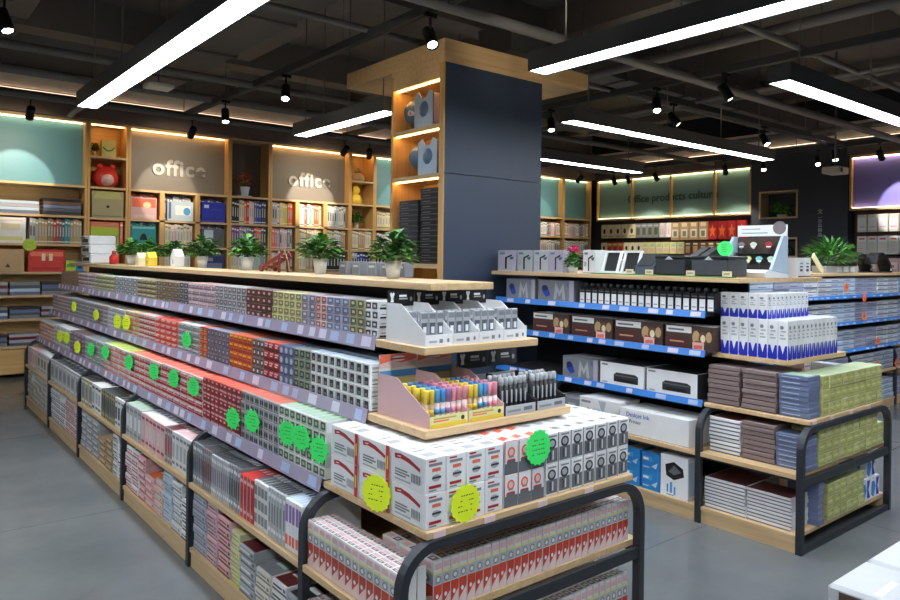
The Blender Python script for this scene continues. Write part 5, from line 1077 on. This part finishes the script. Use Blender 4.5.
# narrow bookcase by the column and on
t = thing('knitted_cap', 'tan bobble on the top cubby left of the column', 'ornament', (6.60, BY + .16, 2.9205)); MB().lathe([(0, 0), (.10, 0), (.13, .05), (.11, .12), (.05, .15), (0, .15)], 'tan', 18).build('body', t); MB().lathe([(.05 * math.sin(PI * q / 8), .19 - .05 * math.cos(PI * q / 8)) for q in range(9)], 'olive', 12).build('bobble', t)
t = thing('plush_toy', 'yellow plush figure in the cubby left of the column', 'plush toy', (6.56, BY + .16, 2.5205)); MB().lathe([(0, 0), (.10, 0), (.12, .08), (.09, .16), (.05, .18)], 'yellow', 18).build('body', t); MB().lathe([(.085 * math.sin(PI * q / 10), .25 - .085 * math.cos(PI * q / 10)) for q in range(11)], 'yellow', 16).build('head', t)
t = thing('potted_plant', 'dark green plant in the cubby under the yellow plush', 'plant', (6.60, BY + .17, 2.1005)); t.scale = (1.1, 1.1, 1.3); child(POT, 'pot', t); child(FOL[0], 'foliage', t)
books(6.42, 6.82, 1.7305, .33, ['cream', 'tan', 'cream'], 'shelf under the dark green plant'); books(6.42, 6.82, 1.3605, .33, ['silver', 'blue', 'navy', 'black'], 'low shelf left of the column', .055)
for i, (a, b) in enumerate(((6.92, 8.03), (8.13, 9.25), (9.36, 10.47), (10.58, 11.70), (11.80, 12.61))):
    n = ('teal bookcase by the column', 'the teal bookcase behind the column, left', 'the teal bookcase behind the column, right', 'teal bookcase past the column', 'the corner teal bookcase')[i]
    if i in (1, 2): continue
    books(a, b, 2.1105, .30, ['cream', 'tan', 'white', 'blush'] if i < 2 else ['white', 'blush', 'lilac', 'white', 'grey', 'rose', 'white'], f'upper shelf of {n}', .06); books(a, b, 1.7305, .30, ['white', 'cream', 'paper'] if i < 2 else ['white', 'paper', 'blush', 'white', 'silver'], f'middle shelf of {n}', .06); books(a, b, 1.3605, .3, ['black', 'slate', 'navy', 'grey'], f'lower shelf of {n}', .075)

# ------------------------------------------------------------------ right wall panels and hanging goods
RX = 12.75
def wall_unit(label, y0, y1, divs, k, led, text=None):
    t = thing('wall_panel_unit', label, 'wall panel', (RX, y0, 0)); L = y1 - y0
    MB().box(.08, .03, 2.53, .10, L - .03, 3.37, k).build('sign_panel', t)
    for z0, z1 in ((2.49, 2.53), (3.37, 3.41)): MB().box(0, 0, z0, .3, L, z1, 'pale_maple_long').build('frame_rail', t)
    for y in [0] + [d - y0 for d in divs] + [L]:
        y = min(max(y - .015, 0), L - .03); MB().box(0, y, 2.53, .078, y + .03, 3.37, 'warmlit_maple_upright').build('frame_post', t)
    MB().box(.03, .04, 3.358, .055, L - .04, 3.369, led).build('led_strip', t); MB().box(.03, .04, 2.531, .045, L - .04, 2.537, led).build('led_strip', t)
    MB().box(.22, 0, 0, .24, L, 2.488, 'peg_board').build('peg_board', t)
    mb = MB()
    for z in (2.42, 2.06, 1.70, 1.34):
        mb.box(.19, .02, z, .219, L - .02, z + .02, 'frame_metal')
    mb.build('hook_rail', t)
    MB().box(.0, 0, 0, .22, L, .42, 'warmlit_honey_veneer').build('plinth', t)
    if text: text_part(text[0], text[1], .012, 'letter_green', t, (.072, text[2] - y0, text[3]), (PI / 2, 0, -PI / 2), spacing=1.02, bold=.004)
wall_unit('green panel unit with yellow lit frames on the right wall', 6.875, 10.53, (7.63, 8.61, 9.58), 'green_panel', 'led_soft', ('Office products culture', .22, 8.66, 2.93))
wall_unit('purple panel unit at the right edge of the room', 1.2, 5.15, (2.5,), 'purple_panel', 'led_white')
HP = {}
def hang(kind, label, y, ztop, w, h, body, arts, group):
    key = (kind, body, round(w, 2), round(h, 2))
    if key not in HP:
        mb = MB(); mb.bevbox(-w / 2, -.03, 0, w / 2, .03, h, body, .004); art(mb, 'front', arts, w, .06, h); mb.box(-.006, -.002, h, .006, .13, h + .012, 'frame_metal'); HP[key] = mb.mesh(kind)
    put(HP[key], kind, lab(label), 'hanging pack', (RX + .07, y, ztop - h), SIDE, group)
PK = [('cream', [('e', .5, .5, .2, .2, 'dark'), R(.1, .1, .9, .2, 'tan')], 'cream pack with dark dot'), ('grey', [R(.2, .2, .8, .7, 'moss'), R(.1, .8, .9, .9, 'silver')], 'grey pack'), ('white', [R(.2, .2, .4, .8, 'rose'), R(.6, .2, .8, .8, 'rose')], 'white pack'), ('tan', [R(.15, .15, .85, .6, 'offwhite'), R(.3, .2, .7, .5, 'olive'), R(.2, .75, .8, .95, 'cream')], 'tan clear-front pack'), ('crimson', [('p', [(.5, .85), (.62, .6), (.9, .6), (.68, .42), (.78, .12), (.5, .3), (.22, .12), (.32, .42), (.1, .6), (.38, .6)], 'orange')], 'red pack with orange star'),
      ('orange', [R(.2, .2, .8, .6, 'brick'), R(.1, .75, .9, .9, 'cream')], 'orange pack'), ('lemon', [R(.15, .2, .85, .5, 'rose'), R(.2, .6, .8, .9, 'mint')], 'pale yellow pack'), ('brown', [R(.2, .2, .8, .7, 'tan'), R(.2, .8, .8, .9, 'cream')], 'brown pack'), ('silver', [R(.2, .2, .8, .8, 'grey')], 'silver pack')]
def hrow(y1, y0, ztop, seq, rown_, where):
    # from the far end (y1, left in view) to the near end (y0)
    tot = sum(n for _, n, _, _ in seq); y = y1; cnt = {}
    for pi, n, w, h in seq:
        for q in range(n):
            k, a, dsc = PK[pi]; c = cnt.get(pi, 0); cnt[pi] = c + 1
            hang('hanging_pack', f'{ordn(c)} {dsc} from the room corner, {rown_} row {where}', y - w / 2, ztop, w - .012, h, k, a, f'{dsc}s, {rown_} row {where}'); y -= w
G = 'under the green panels'
hrow(10.42, 6.9, 2.40, [(0, 5, .185, .30), (1, 4, .15, .30), (2, 2, .14, .30), (3, 4, .21, .36), (4, 4, .20, .36)], 'upper', G)
hrow(10.42, 6.9, 2.00, [(0, 1, .17, .24), (5, 3, .15, .24), (0, 3, .16, .24), (6, 6, .17, .24), (7, 5, .17, .28), (8, 3, .19, .26)], 'middle', G)
hrow(10.42, 6.9, 1.66, [(7, 6, .18, .26), (5, 6, .18, .26), (3, 7, .18, .26)], 'lower', G)
PK += [('offwhite', [R(.08, .1, .92, .8, 'white'), R(.2, .25, .8, .32, 'rose')], 'warm white pack'), ('white', [R(.1, .1, .9, .7, 'offwhite'), R(.2, .8, .8, .9, 'coral')], 'ivory pack'), ('rose', [R(.1, .2, .9, .7, 'white'), R(.2, .3, .6, .5, 'coral')], 'pink and white pack')]
def hrow2(z, pi, rw, h):
    for q in range(18):
        k, a, dsc = PK[pi]; hang('hanging_pack', f'{ordn(q)} {dsc} from the dark pier, {rw} row under the purple panel', 5.04 - .158 * q - .079, z, .146, h, k, a, f'{dsc}s, {rw} row under the purple panel')
hrow2(2.42, 9, 'top', .29); hrow2(2.06, 10, 'second', .30); hrow2(1.70, 11, 'third', .22); hrow2(1.36, 10, 'bottom', .25)
# plants in the niches of the dark pier
for i, z in enumerate((2.43, 1.73)):
    t = thing('potted_plant', ('trailing plant in a white bowl in the upper niche of the dark pier', 'small plant in the lower niche of the dark pier')[i], 'plant', (12.58 + .28, 6.34, z)); t.scale = (1.5, 1.5, 1.2) if i == 0 else (1.3, 1.3, 1.)
    MB().lathe([(0, 0), (.05, 0), (.06, .04), (.055, .04), (0, .035)], 'pot_white', 16).build('pot', t); foliage(90, .15, .16, 90 + i, base=.05, ll=.07, droop=.8).build('foliage', t)
# black boxed sets on the column shelves
for i, (y, z, n, k) in enumerate(((5.03, 1.556, 12, 'dark'), (4.72, 1.556, 14, 'black'))):
    stack('gift_set_box', 'box', ('charcoal', 'black')[i] + ' flat box', 3.72, y, z, .27, .24, .045, n, k, [R(0, .1, 1, .2, 'midgrey'), R(.1, .5, .5, .6, 'grey')], [R(.1, .1, .9, .9, 'dark')], SIDE, ('in the far stack on the column shelf', 'in the near stack on the column shelf')[i])

# ------------------------------------------------------------------ dim surroundings and picture settings
w = bpy.data.worlds.new('world'); sc.world = w; w.use_nodes = True
w.node_tree.nodes['Background'].inputs[0].default_value = (.75, .8, .9, 1); w.node_tree.nodes['Background'].inputs[1].default_value = .05
vs = sc.view_settings; vs.view_transform = 'Standard'; vs.look = 'None'; vs.gamma = 1; vs.exposure = 2.2; vs.use_curve_mapping = False
sc.display_settings.display_device = 'sRGB'
